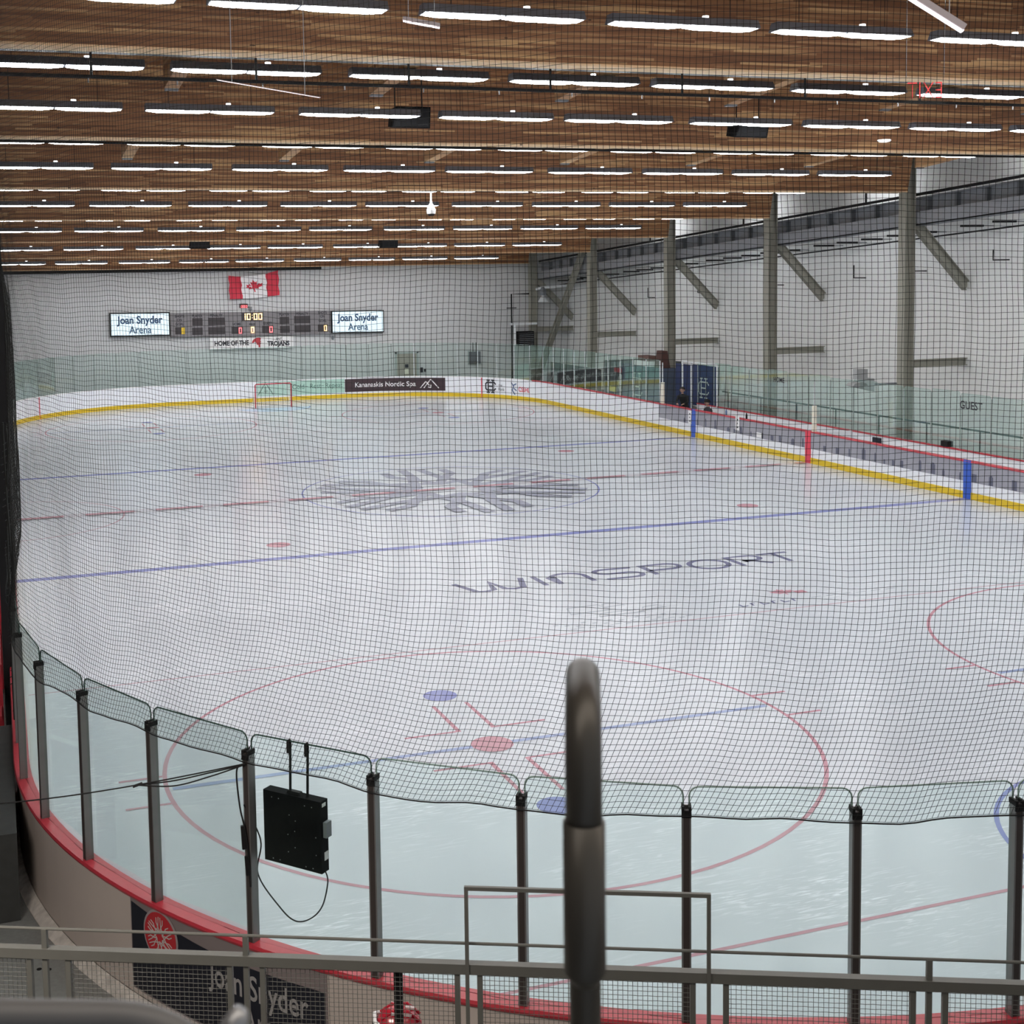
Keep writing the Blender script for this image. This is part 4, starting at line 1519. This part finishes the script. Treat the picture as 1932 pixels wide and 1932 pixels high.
def build_net():
    CELL = .044
    V, F = [], []
    cnt = 0
    def push(v, f):
        nonlocal cnt
        V.append(v)
        F.append(f + cnt)
        cnt += len(v)
    arc = RN * PI / 2
    u0, u1 = .0, arc + 4.6
    z0, z1 = 2.70, 10.6
    r = .0019
    us = np.arange(u0, u1, CELL)
    zz = np.arange(z0, z1, CELL * 2.5)
    push(*cords(net_xyz(us[:, None], np.broadcast_to(zz, (len(us), len(zz)))), r))
    zs_ = np.arange(z0, z1, CELL)
    uu = np.arange(u0, u1, CELL * 2.5)
    push(*cords(net_xyz(np.broadcast_to(uu, (len(zs_), len(uu))), zs_[:, None]), r))
    # left side, seen edge-on
    us = np.arange(-19, 0, CELL * 1.5)
    zz = np.arange(z0, z1, .3)
    push(*cords(net_xyz(us[:, None], np.broadcast_to(zz, (len(us), len(zz)))), r))
    zs_ = np.arange(z0, z1, CELL)
    uu = np.arange(-19, .11, .3)
    push(*cords(net_xyz(np.broadcast_to(uu, (len(zs_), len(uu))), zs_[:, None]), r))
    v = np.concatenate(V).astype(np.float32)
    f = np.concatenate(F).astype(np.int32)
    me = bpy.data.meshes.new('safety_net')
    me.vertices.add(len(v))
    me.vertices.foreach_set('co', v.ravel())
    me.loops.add(len(f) * 4)
    me.loops.foreach_set('vertex_index', f.ravel())
    me.polygons.add(len(f))
    me.polygons.foreach_set('loop_start', np.arange(0, len(f) * 4, 4, dtype=np.int32))
    me.polygons.foreach_set('loop_total', np.full(len(f), 4, dtype=np.int32))
    me.update(calc_edges=True)
    me.materials.append(M_NET)
    o = bpy.data.objects.new('safety_net', me)
    COL.objects.link(o)
    tag(o, 'black knotted safety netting hung above the near glass', 'net')
    # hem cord along the bottom and side cord
    uu = np.arange(-3, u1, .12)
    MB().tube([tuple(p) for p in net_xyz(uu, np.full(len(uu), z0 - .012))], .006, 5).build('hem_cord', M_BLACK, o)
    zz = np.arange(z0, z1, .15)
    MB().tube([tuple(p + np.array([.006 * math.sin(i * 2.2), 0, 0])) for i, p in enumerate(net_xyz(np.full(len(zz), .5), zz))], .010, 5).build('side_cord', M_BLACK, o)
    return o


build_net()
# loose bunched netting and black pole at the left edge
o = MB().box(-13.25, -13.035, -18.3, -18.1, -.05, zs(-18) + 1.3).build('net_pole', M_BLACK)
tag(o, 'black upright pole carrying the netting at the left edge', 'pole')
mb = MB()
for j in range(9):
    pts = []
    for i in range(26):
        t = i / 25
        z = 1.35 + 3.6 * t
        pts.append((-13.11 + .03 * math.sin(j * 2.1 + t * 5) + .02 * t, -21.0 + .25 * math.sin(j + 3 * t) - j * .05, z))
    mb.tube(pts, .012, 4)
for i in range(40):
    z = 1.4 + i * .085
    mb.tube([(-13.15 + .02 * math.sin(i), -21.3, z), (-13.06, -21.15, z + .03), (-13.02, -20.8, z - .01)], .006, 4)
o = mb.build('net_bundle', M_NET)
tag(o, 'bunched black netting hanging over the left boards', 'net')

# ================================================================== NEAR: walkway, curb, advert, panel box
wk = MB()
pts = [corner_pt(s * .4 - 6) for s in range(0, 52)]
sweep(wk, pts, [(.24, -.05), (.24, .06), (3.2, .06), (3.2, -.05)])
wk = wk.build('steel_walkway', M_PLATE)
tag(wk, 'dark grey steel plate walkway curving round the outside of the boards', 'walkway')
mb = MB()
for (x, y) in ((-13.02, -25.18), (-12.93, -25.22), (-12.75, -26.9), (-12.66, -26.96), (-13.2, -23.6)):
    mb.lathe([(.025, .061), (.025, .064)], (x, y, 0), 10)
mb.build('bolt_hole', M_BLACK, wk)
cb = sweep(MB(), [corner_pt(s * .3 - 6) for s in range(0, 72)], [(.0, -.05), (.0, .02), (.12, .12), (.16, .10), (.24, .03), (.24, -.05)]).build('concrete_curb', M_CONC)
tag(cb, 'rough pale concrete curb with ice crust at the foot of the boards', 'curb')
o = MB().box(-14.5, -13.17, -24.1, -20.6, .062, 1.0).build('steel_box', mat('dark_plate', (.05, .052, .052), .5, .3, noise=.3))
tag(o, 'dark grey steel box beside the boards at the left edge', 'box')
# red metal rails and dark clutter beyond it
hx = empty('red_barrier_frame', (-13.32, -16, 0))
tag(hx, 'red steel barrier frame beside the left boards', 'barrier')
for y in (-3.5, .5, 5, 10):
    MB().box(-.05, .05, y - .04, y + .04, -.05, 1.5).build('post', M_RED, hx)
for z in (.9, 1.5):
    MB().box(-.03, .03, -4.0, 14, z - .03, z + .03).build('rail', M_RED, hx)

# advert on the outer face of the near boards
ad = empty('arena_advert', (0, 0, 0))
tag(ad, 'navy Joan Snyder Arena advert with red snowflake oval on the outer boards', 'advert')
def outer(s, ins):
    x, y, nx, ny = corner_pt(s, .113 + ins)
    return x, y
def curved_panel(s0, s1, z0, z1, ins, th, n=24, ztop=None):
    vs, fs = [], []
    for i in range(n + 1):
        s = s0 + (s1 - s0) * i / n
        zt = ztop(s) if ztop else z1
        for k in (ins, ins + th):
            x, y = outer(s, k)
            vs += [(x, y, z0), (x, y, zt)]
    for i in range(n):
        a, b = 4 * i, 4 * i + 4
        fs += [(a, b, b + 1, a + 1), (a + 2, a + 3, b + 3, b + 2), (a + 1, b + 1, b + 3, a + 3), (a, a + 2, b + 2, b)]
    fs += [(0, 1, 3, 2), (4 * n, 4 * n + 2, 4 * n + 3, 4 * n + 1)]
    return MB().add(vs, fs)
S0, S1 = 3.98, 6.30
curved_panel(S0 - .02, S1 + .02, .17, 1.04, .0, .004).build('backing', mat('advert_taupe', (.22, .185, .185), .6), ad)
curved_panel(S0, S1, .19, .97, .005, .004, 24, lambda s: 1.0 - .13 * math.sin(min(1.0, (s - S0) / 1.6) * PI / 2)).build('navy_panel', M_NAVY, ad)
def on_outer(sc_, zc, ins=.010):
    def f(u, v, w):
        x, y = outer(sc_ + u, ins + w)
        return (x, y, zc + v)
    return f
S_OV = 4.42
f = on_outer(S_OV, .81)
def oval(rx, rz, n=40):
    return [(rx * math.cos(2 * PI * i / n), rz * math.sin(2 * PI * i / n)) for i in range(n)]
MB().poly(oval(.245, .245), f, .004).build('oval_rim', mat('rim_grey', (.34, .29, .30), .6), ad)
MB().poly(oval(.222, .222), on_outer(S_OV, .81, .0145), .004).build('red_oval', mat('oval_red', (.48, .02, .03), .5), ad)
mb = MB()
fl_ = on_outer(S_OV, .81, .019)
def st_ad(pts):
    letter_strokes(mb, [[(p[0] * .185, p[1] * .185) for p in pts]], fl_, .009, .003)
snowflake(st_ad, 6, PI / 6)
mb.build('snowflake_mark', mat('mark_pale', (.55, .50, .49), .6), ad)
M_LET = mat('letter_pale', (.34, .33, .33), .6)
text_obj('lettering', 'Joan Snyder', .31, M_LET, ad, on_outer(5.60, .69, .010), .72, .003, .004)
text_obj('lettering', 'Arena', .34, M_LET, ad, on_outer(5.72, .40, .010), .65, .003)


# ================================================================== LED BOX hanging on the glass, cables
bs = 5.52 + .40
def gpt(s, off, z):
    x, y, nx, ny = corner_pt(s, off)
    return Vector((x, y, z))
A = gpt(5.62, -.06, 0)
Bp = gpt(6.215, -.06, 0)
dv = (Bp - A).normalized()
nv = Vector((dv.y, -dv.x, 0))          # away from the ice
if nv.dot(Vector((-1, -1, 0))) < 0:
    nv = -nv
lb = empty('led_panel_box', (0, 0, 0))
tag(lb, 'square black display box hung by two straps inside the near glass', 'display')
W2 = (Bp - A).length
def fb_(u, v, w):
    return tuple(A + dv * u + nv * (w - .05) + Vector((0, 0, v)))
MB().poly([(0, 1.80), (W2, 1.80), (W2, 2.41), (0, 2.41)], fb_, .10).build('housing', M_BLACKB, lb)
mb = MB()
for (u, v) in ((.10, .03), (.18, .03), (.48, .03), (.56, .03), (.28, .12), (.36, .17), (.28, .27), (.36, .31), (.60, .15), (.60, .30), (.10, .56), (.18, .56), (.48, .55), (.56, .55), (.30, .44), (.37, .40)):
    u = u * W2 / .66
    mb.poly([(u - .004, 1.80 + v - .004), (u + .004, 1.80 + v - .004), (u + .004, 1.80 + v + .004), (u - .004, 1.80 + v + .004)], lambda a, b, c: fb_(a, b, .10 + c), .002)
mb.build('screw', M_ALU, lb)
MB().poly([(W2, 2.10), (W2 + .035, 2.10), (W2 + .035, 2.23), (W2, 2.23)], lambda u, v, w: fb_(u, v, w + .0), .07).build('side_box', M_GIRD, lb)
MB().poly([(W2 + .0005, 1.90), (W2 + .003, 1.90), (W2 + .003, 1.97), (W2 + .0005, 1.97)], lambda u, v, w: fb_(u, v, .01 + w), .05).build('paper_label', M_WHITE, lb)
MB().poly([(W2 + .0005, 2.36), (W2 + .003, 2.36), (W2 + .003, 2.39), (W2 + .0005, 2.39)], lambda u, v, w: fb_(u, v, .03 + w), .05).build('paper_label', M_WHITE, lb)
MB().poly([(W2 * .38, 2.41), (W2 * .62, 2.41), (W2 * .60, 2.435), (W2 * .40, 2.435)], lambda u, v, w: fb_(u, v, .03 + w), .04).build('handle', M_BLACK, lb)
for u, su in ((.42, 5.96), (.72, 6.135)):
    p0 = Vector(fb_(W2 * u, 2.41, .05))
    p1 = gpt(su, .035, HG + .01)
    p2 = gpt(su, .070, HG + .01)
    p3 = gpt(su, .072, HG - .09)
    mb = MB()
    for a, b in ((p0, p1), (p1, p2), (p2, p3)):
        mb.bar(a, b, .022, .006, nv)
    mb.build('strap', M_BLACK, lb)
# power cord from the box in a hanging loop up to the post
def catmull(P, n=10):
    P = [Vector(p) for p in P]
    out = []
    for i in range(len(P) - 1):
        a = P[max(i - 1, 0)]
        b, c = P[i], P[i + 1]
        d_ = P[min(i + 2, len(P) - 1)]
        for j in range(n):
            t = j / n
            out.append(.5 * ((2 * b) + (c - a) * t + (2 * a - 5 * b + 4 * c - d_) * t * t + (3 * b - a - 3 * c + d_) * t ** 3))
    out.append(P[-1])
    return out
sP = SP0 + SPD * 4
o = MB().tube(catmull([Vector(fb_(W2, 1.82, .06)), Vector(fb_(W2 + .02, 1.72, .05)), Vector(fb_(W2 * .93, 1.50, .05)), Vector(fb_(W2 * .72, 1.36, .05)), Vector(fb_(W2 * .45, 1.30, .05)),
                      Vector(fb_(W2 * .18, 1.38, .05)), Vector(fb_(-.12, 1.62, .05)), gpt(sP + .03, -.02, 1.95), gpt(sP - .02, .12, 2.30)]), .006, 6).build('power_cord', M_BLACK)
tag(o, 'thin black cord looping down from the display box', 'cord')
pts_c = [gpt(sP + .02, .13, 2.66), gpt(sP - .06, .15, 2.60), gpt(sP - .05, .14, 2.3), gpt(sP - .01, .13, 2.1), gpt(sP + .02, .13, 1.9), gpt(sP + .03, .125, 1.6)]
o = MB().tube(catmull(pts_c), .007, 6).build('taped_cable', M_BLACK)
tag(o, 'black cable taped down the post left of the display box', 'cable')
MB().bar(gpt(sP - .02, .13, 1.92), gpt(sP - .03, .13, 2.12), .035, .03).build('plug', M_BLACK, o)
MB().bar(gpt(sP + .01, .13, 1.70), gpt(sP + .0, .13, 1.86), .03, .03).build('plug', M_BLACK, o)
pe = gpt(sP, .14, 2.66)
pa = Vector((-14.6, -26.2, 2.28))
cbl = []
for i in range(24):
    t = i / 23
    p = pa.lerp(pe, t)
    p.z -= .10 * math.sin(PI * t)
    cbl.append(p)
mb = MB()
mb.tube(cbl, .006, 6)
o = mb.build('feed_cable', M_BLACK)
tag(o, 'long black cable strung from the left edge to the post', 'cable')
q0, q1 = cbl[17], cbl[23]
mb = MB()
for sag in (.07, .025):
    mb.tube(catmull([q0, q0.lerp(q1, .35) + Vector((0, 0, -sag)), q0.lerp(q1, .7) + Vector((0, 0, -sag * .7)), q1 + Vector((0, 0, -.01))]), .006, 6)
mb.tube([q0 + Vector((-.03, 0, -.01)), q0 + Vector((.05, 0, .01))], .012, 6)
mb.build('slack_loop', M_BLACK, o)

# ================================================================== STANDS RAILING
rv = Vector((2.365, -1.075, 0)).normalized()            # direction of the railing to the right
fv = Vector((-rv.y, rv.x, 0))                            # towards the rink
RO_ = Vector((-10.725, -31.806, 0))
def rp(t, z, w=0.0):
    return RO_ + rv * t + fv * w + Vector((0, 0, z))
rl = empty('mesh_railing', (0, 0, 0))
tag(rl, 'grey steel railing with wire mesh panels at the front of the stands', 'railing')
T0, T1 = -4.2, 5.0
ZR, ZT = 3.055, 3.188
MB().bar(rp(T0, ZR), rp(T1, ZR), .05, .055).build('main_rail', M_RAIL, rl)
MB().tube([rp(T0, ZT), rp(T1, ZT)], .0085, 8).build('top_wire_rail', M_RAIL, rl)
tpost = [-2.55, -1.43, 2.13, 3.35]
for t in tpost + [-3.8, 4.5]:
    MB().bar(rp(t, 2.1), rp(t, ZT), .028, .028, (rv.x, rv.y, 0)).build('post', M_RAIL, rl)
# raised frame
mb = MB()
mb.bar(rp(-.235, 2.1, -.02), rp(-.235, 3.50, -.02), .020, .020, (rv.x, rv.y, 0))
mb.bar(rp(1.02, 2.1, -.02), rp(1.02, 3.50, -.02), .020, .020, (rv.x, rv.y, 0))
mb.bar(rp(-.245, 3.50, -.02), rp(1.03, 3.50, -.02), .020, .020)
mb.build('raised_frame', M_RAIL, rl)
def mesh_panel(t0, t1):
    p = MB()
    for (a, b) in ((rp(t0, 2.15), rp(t0, ZR - .03)), (rp(t1, 2.15), rp(t1, ZR - .03))):
        p.bar(a, b, .032, .028, (rv.x, rv.y, 0))
    p.bar(rp(t0, 2.155), rp(t1, 2.155), .028, .03)
    p = p.build('panel_frame', M_RAIL, rl)
    w = MB()
    n = int((t1 - t0) / .0255)
    for i in range(1, n):
        t = t0 + (t1 - t0) * i / n
        w.tube([rp(t, 2.15 + k * .11, .0017 * (1 if (k + i) % 2 else -1)) for k in range(9)], .0016, 4, cap=False)
    for j in range(34):
        z = 2.17 + j * .0255
        w.tube([rp(t0 + (t1 - t0) * k / 24, z, .0017 * (1 if (k + j) % 2 else -1)) for k in range(25)], .0016, 4, cap=False)
    w.build('wire_mesh', mat('mesh_wire', (.12, .12, .11), .6, .1), p)
for a, b in ((-4.1, -2.64), (-2.42, -1.52), (-1.34, -.29), (-.17, .94), (1.11, 2.05), (2.21, 3.26), (3.44, 4.4)):
    mesh_panel(a, b)
MB().bar(rp(-.62, 1.2, .10), rp(-.62, 3.02, .10), .045, .045, (rv.x, rv.y, 0)).build('dark_stanchion', M_BLACK, rl)

# terraces under the viewpoint
mb = MB()
for i in range(5):
    z1 = 2.1 + i * .62
    a0 = .1 - i * 1.25 if i else .12
    a1 = .1 - (i + 1) * 1.25
    q = [rp(-6, 0, a0), rp(7, 0, a0), rp(7, 0, a1), rp(-6, 0, a1)]
    mb.hexa([p + Vector((0, 0, -.05)) for p in q] + [p + Vector((0, 0, z1)) for p in q])
tag(mb.build('floor_terrace', M_FLOOR), kind='structure')

# ================================================================== FOREGROUND tube and seat
def cp(d, px, py):
    return CAM + _f * d + _r * ((px - PCX) / FPX * d) - _u * ((py - PCY) / FPX * d)
top = Vector((-12.541, -36.632, 6.29))
vd = Vector((CAM.x - top.x, CAM.y - top.y, 0)).normalized()
rail = empty('hand_rail_loop', (top.x, top.y, 0))
tag(rail, 'dark metal handrail loop rising end-on in front of the camera', 'handrail')
H = Vector((0, 0, top.z))
loop = [Vector((0, 0, 4.3)), Vector((0, 0, top.z - .10))]
for i in range(1, 9):
    a = PI / 2 * i / 8
    loop.append(Vector((0, 0, top.z - .10)) + vd * (.10 - .10 * math.cos(a)) + Vector((0, 0, .10 * math.sin(a))))
loop.append(vd * .14 + Vector((0, 0, top.z)) + Vector((0, 0, -.006)))
for i in range(1, 7):
    a = PI / 2 * i / 6
    loop.append(vd * (.14 + .06 * math.sin(a)) + Vector((0, 0, top.z - .066 + .06 * math.cos(a))))
loop.append(vd * .20 + Vector((0, 0, top.z - .17)))
M_TUBE = mat('handrail_paint', (.085, .078, .066), .38, .25, noise=.08)
MB().tube(loop, .0185, 20).build('bent_tube', M_TUBE, rail, True)
MB().tube([vd * .20 + Vector((0, 0, top.z - .115)), vd * .20 + Vector((0, 0, top.z - .27)), vd * .20 + Vector((0, 0, top.z - .285))], [.0215, .0215, .012], 20).build('end_sleeve', M_TUBE, rail, True)
MB().lathe([(.06, 0), (.06, .012)], (0, 0, 4.55), 16).build('base_flange', M_TUBE, rail)

# stadium seat back at the lower left
st = empty('stadium_seat', (0, 0, 0))
tag(st, 'grey plastic stadium seat, its blurred rounded back at the lower left corner', 'seat')
e0 = cp(1.10, -420, 1903)
e1 = cp(1.08, 410, 1903)
ux = (e1 - e0)
ux.z = 0
Ls = ux.length
ux.normalize()
un = Vector((-ux.y, ux.x, 0))
zt = e1.z - .008
out = []
rr = .085
out = [(0, -.45), (Ls, -.45)]
for i in range(9):
    a = PI / 2 * i / 8
    out.append((Ls - rr + rr * math.cos(a), -rr * .8 + rr * .8 * math.sin(a)))
for i in range(9):
    a = PI / 2 + PI / 2 * i / 8
    out.append((rr + rr * math.cos(a), -rr * .8 + rr * .8 * math.sin(a)))
fs_ = lambda u, v, w: tuple(e0 * 0 + Vector((e0.x, e0.y, zt)) + ux * u + un * w + Vector((0, 0, v - .12 * w)))
MB().poly(out, fs_, .02).build('back_shell', M_GREYPL, st)
edge = [Vector(fs_(u, v, .0)) for u, v in out]
MB().tube(edge, .013, 12, closed=True).build('rolled_edge', M_GREYPL, st, True)
mb = MB()
am = cp(1.02, 455, 1903)
mb.tube([am + Vector((0, 0, -.3)), am + Vector((-.012, 0, -.05)), am + Vector((-.006, 0, -.012)), am + Vector((0, 0, .0))], [.014, .013, .011, .006], 14)
mb.build('arm_tip', M_ALU, st, True)
MB().hexa([(e0.x + ux.x * .05 - un.x * .0, e0.y + ux.y * .05, 5.2), (e0.x + ux.x * (Ls - .05), e0.y + ux.y * (Ls - .05), 5.2), (e0.x + ux.x * (Ls - .05) - un.x * .4, e0.y + ux.y * (Ls - .05) - un.y * .4, 5.2), (e0.x - un.x * .4, e0.y - un.y * .4, 5.2),
           (e0.x + ux.x * .05, e0.y + ux.y * .05, 5.24), (e0.x + ux.x * (Ls - .05), e0.y + ux.y * (Ls - .05), 5.24), (e0.x + ux.x * (Ls - .05) - un.x * .4, e0.y + ux.y * (Ls - .05) - un.y * .4, 5.24), (e0.x - un.x * .4, e0.y - un.y * .4, 5.24)]).build('seat_pan', M_GREYPL, st)

# ================================================================== PEOPLE
def skin_body(name, verts, edges, radii, m, parent=None, root=0, sub=2):
    me = bpy.data.meshes.new(name)
    me.from_pydata(verts, edges, [])
    o = bpy.data.objects.new(name, me)
    COL.objects.link(o)
    o.modifiers.new('skin', 'SKIN')
    s = o.modifiers.new('sub', 'SUBSURF')
    s.levels = sub
    s.render_levels = sub
    for i, v in enumerate(me.skin_vertices[0].data):
        r = radii[i]
        v.radius = r if isinstance(r, tuple) else (r, r)
        v.use_root = (i == root)
    dg = bpy.context.evaluated_depsgraph_get()
    me2 = bpy.data.meshes.new_from_object(o.evaluated_get(dg))
    bpy.data.objects.remove(o)
    me2.materials.clear()
    me2.materials.append(m)
    for p in me2.polygons:
        p.use_smooth = True
    o = bpy.data.objects.new(name, me2)
    COL.objects.link(o)
    if parent is not None:
        o.parent = parent
    return o


M_SKIN = mat('skin', (.42, .26, .20), .6)


def person(root, lean, m_top, m_leg, arms, head_turn=0.0, sit=False, z_floor=0.0, seat_h=.48):
    """standing or seated figure facing local -y; lean = forward shift of the shoulders"""
    hz = .95 if not sit else seat_h + .10
    sh_ = hz + .50
    hy = -lean
    V = [(0, 0, hz), (0, hy * .45, hz + .22), (0, hy * .9, sh_ - .05), (0, hy, sh_ + .06), (0, hy - .03, sh_ + .13)]
    Rr = [(.16, .12), (.15, .11), (.18, .12), (.07, .07), (.055, .055)]
    E = [(0, 1), (1, 2), (2, 3), (3, 4)]
    for s in (-1, 1):
        b = len(V)
        V += [(s * .19, hy * .95, sh_ - .02), arms[0] if s < 0 else arms[2], arms[1] if s < 0 else arms[3]]
        Rr += [.07, .048, .034]
        E += [(2, b), (b, b + 1), (b + 1, b + 2)]
        b = len(V)
        if sit:
            V += [(s * .10, -.02, hz - .02), (s * .14, -.44, hz), (s * .14, -.46, .08), (s * .14, -.60, .04)]
        else:
            V += [(s * .10, .0, hz - .08), (s * .13, -.03, .50), (s * .14, .02, .09), (s * .14, -.14, .05)]
        Rr += [.095, .066, .045, .04]
        E += [(0, b), (b, b + 1), (b + 1, b + 2), (b + 2, b + 3)]
    body = skin_body('body', V, E, Rr, m_top, root)
    # trousers: colour the lower faces of the same continuous body
    body.data.materials.append(m_leg)
    body.data.materials.append(M_SKIN)
    for p in body.data.polygons:
        if p.center.z < hz + .02:
            p.material_index = 1
        elif p.center.z > sh_ + .085 and abs(p.center.x) < .1:
            p.material_index = 2
    # head with face
    hc_ = Vector((0, hy - .05, sh_ + .25))
    bm = bmesh.new()
    bmesh.ops.create_uvsphere(bm, u_segments=20, v_segments=16, radius=.105)
    for v in bm.verts:
        v.co.z *= 1.15
        if v.co.z < -.03:
            k = 1 - .35 * min(1, (-.03 - v.co.z) / .09)
            v.co.x *= k
        if v.co.y < -.085 and abs(v.co.x) < .02 and -.035 < v.co.z < .02:
            v.co.y -= .02
    me = bpy.data.meshes.new('head')
    bm.to_mesh(me)
    bm.free()
    me.materials.append(M_SKIN)
    for p in me.polygons:
        p.use_smooth = True
    h = bpy.data.objects.new('head', me)
    COL.objects.link(h)
    h.parent = root
    h.location = hc_
    h.rotation_euler = (R(-10), 0, head_turn)
    mb = MB()
    for s in (-1, 1):
        mb.lathe([(.010, -.006), (.012, 0), (.006, .008)], (s * .036, -.094, .012), 8)
    mb.build('eyes', M_BLACK, h)
    MB().box(-.028, .028, -.098, -.088, -.062, -.052).build('mouth', mat('lip', (.3, .12, .11), .5), h)
    mb = MB()
    for s in (-1, 1):
        mb.lathe([(.012, -.03), (.018, 0), (.012, .03)], (s * .106, .0, .0), 8)
    mb.build('ears', M_SKIN, h)
    # hands: palm with five fingers
    for s, (el, wr) in ((-1, (arms[0], arms[1])), (1, (arms[2], arms[3]))):
        el, wr = Vector(el), Vector(wr)
        d_ = (wr - el).normalized()
        sd = d_.cross(Vector((0, 0, 1))).normalized()
        HV, HR, HE = [tuple(wr), tuple(wr + d_ * .05), tuple(wr + d_ * .09)], [.022, (.036, .016), (.036, .014)], [(0, 1), (1, 2)]
        for k in range(4):
            b = len(HV)
            o_ = sd * (k - 1.5) * .019
            ln = (.07, .08, .075, .06)[k]
            HV += [tuple(wr + d_ * .095 + o_), tuple(wr + d_ * (.095 + ln * .5) + o_ * 1.1 + Vector((0, 0, -.006))), tuple(wr + d_ * (.095 + ln * .85) + o_ * 1.1 + Vector((0, 0, -.028)))]
            HR += [.009, .0085, .007]
            HE += [(2, b), (b, b + 1), (b + 1, b + 2)]
        b = len(HV)
        HV += [tuple(wr + d_ * .04 - sd * .035 * s), tuple(wr + d_ * .075 - sd * .055 * s + Vector((0, 0, -.02)))]
        HR += [.011, .009]
        HE += [(1, b), (b, b + 1)]
        skin_body('hand', HV, HE, HR, M_SKIN, root, 0, 1)
    return body, h


# near: player in a red helmet in front of the railing
pr = empty('person', (-10.765, -30.13, .06), R(-104))
tag(pr, 'person in a red hockey helmet with white edged cage, standing below the railing', 'person')
body, head = person(pr, .05, mat('red_jersey', (.40, .04, .06), .8), M_BLACK,
                    [(-.26, -.12, 1.18), (-.22, -.36, 1.05), (.26, -.12, 1.18), (.22, -.36, 1.05)])
hel = MB()
prof = []
nU, nV = 22, 14
vs, fs = [], []
for j in range(nV + 1):
    ph = -.25 + (PI / 2 + .25) * j / nV
    for i in range(nU):
        th = 2 * PI * i / nU
        r = .138 * (1 + .03 * math.cos(4 * th))
        x = r * math.cos(ph) * math.cos(th) * .92
        y = r * math.cos(ph) * math.sin(th) * 1.12
        z = .150 * math.sin(ph) - (.07 if (math.sin(th) > .2 and j == 0) else 0)
        vs.append((x, y, z))
for j in range(nV):
    for i in range(nU):
        l = (i + 1) % nU
        fs.append((j * nU + i, j * nU + l, (j + 1) * nU + l, (j + 1) * nU + i))
hel.add(vs, fs)
M_HEL = mat('helmet_red', (.42, .012, .03), .18, spec=.8)
hm = hel.build('helmet', M_HEL, head, True, (0, 0, .035))
mb = MB()
for s in (-1, 1):
    mb.tube([(s * .045, -.13, .075), (s * .05, -.06, .135), (s * .05, .04, .148), (s * .045, .13, .09)], .010, 8)
mb.build('crown_ridge', M_HEL, hm)
mb = MB()
for (x, y, z, a) in ((0, .05, .150, 0), (.06, .03, .135, 0), (-.06, .03, .135, 0), (.06, -.04, .132, 0), (-.06, -.04, .132, 0)):
    mb.box(x - .012, x + .012, y - .03, y + .03, z - .01, z + .004)
mb.build('vent_slot', mat('vent_pale', (.6, .5, .5), .5), hm)
mb = MB()
mb.tube([(-.125, -.02, -.02), (-.115, -.10, .035), (-.05, -.165, .055), (.05, -.165, .055), (.115, -.10, .035), (.125, -.02, -.02)], .014, 8)
mb.build('white_edge', M_WHITE, hm)
mb = MB()
for z in (.02, -.02, -.06, -.10, -.14):
    mb.tube([(-.11 + abs(z) * .2, -.07, z), (-.07, -.15, z), (0, -.175, z), (.07, -.15, z), (.11 - abs(z) * .2, -.07, z)], .003, 5)
for x in (-.07, -.03, .03, .07):
    mb.tube([(x, -.17 + abs(x) * .3, .05), (x, -.18 + abs(x) * .3, -.04), (x * .8, -.15 + abs(x) * .3, -.15)], .003, 5)
mb.build('cage', M_BLACK, hm)
mb = MB()
mb.tube([(.135, .02, -.06), (.137, .08, -.02), (.10, .13, .02)], .010, 6)
mb.build('white_trim', M_WHITE, hm)

p2 = empty('person', (14.05, 10.35, -.05), R(-50))
tag(p2, 'person in black jacket leaning at the bench gate in front of navy panel', 'person')
_, h2 = person(p2, .32, mat('black_jacket', (.012, .013, .014), .8), M_BLACK, [(-.25, -.35, 1.20), (-.15, -.55, 1.15), (.25, -.35, 1.20), (.15, -.55, 1.15)])
MB().lathe([(.11, .0), (.118, .05), (.09, .11), (.03, .135)], (0, .015, 0), 16).build('hair', mat('dark_hair', (.02, .015, .012), .8), h2, True)
p3 = empty('person', (14.05, 8.35, -.05), R(-90))
tag(p3, 'person in black and white jersey sitting on the far players bench', 'person')
_, h3 = person(p3, .10, mat('dark_jersey', (.03, .03, .04), .8), mat('dark_pants', (.02, .02, .025), .8), [(-.26, -.2, .78), (-.16, -.4, .66), (.26, -.2, .78), (.16, -.4, .66)], 0, True)
MB().lathe([(.125, .0), (.13, .05), (.10, .12), (.03, .145)], (0, .01, 0), 16).build('helmet', M_BLACK, h3, True)
MB().box(-.16, .16, -.24, -.20, .80, .86).build('white_band', M_WHITE, p3)
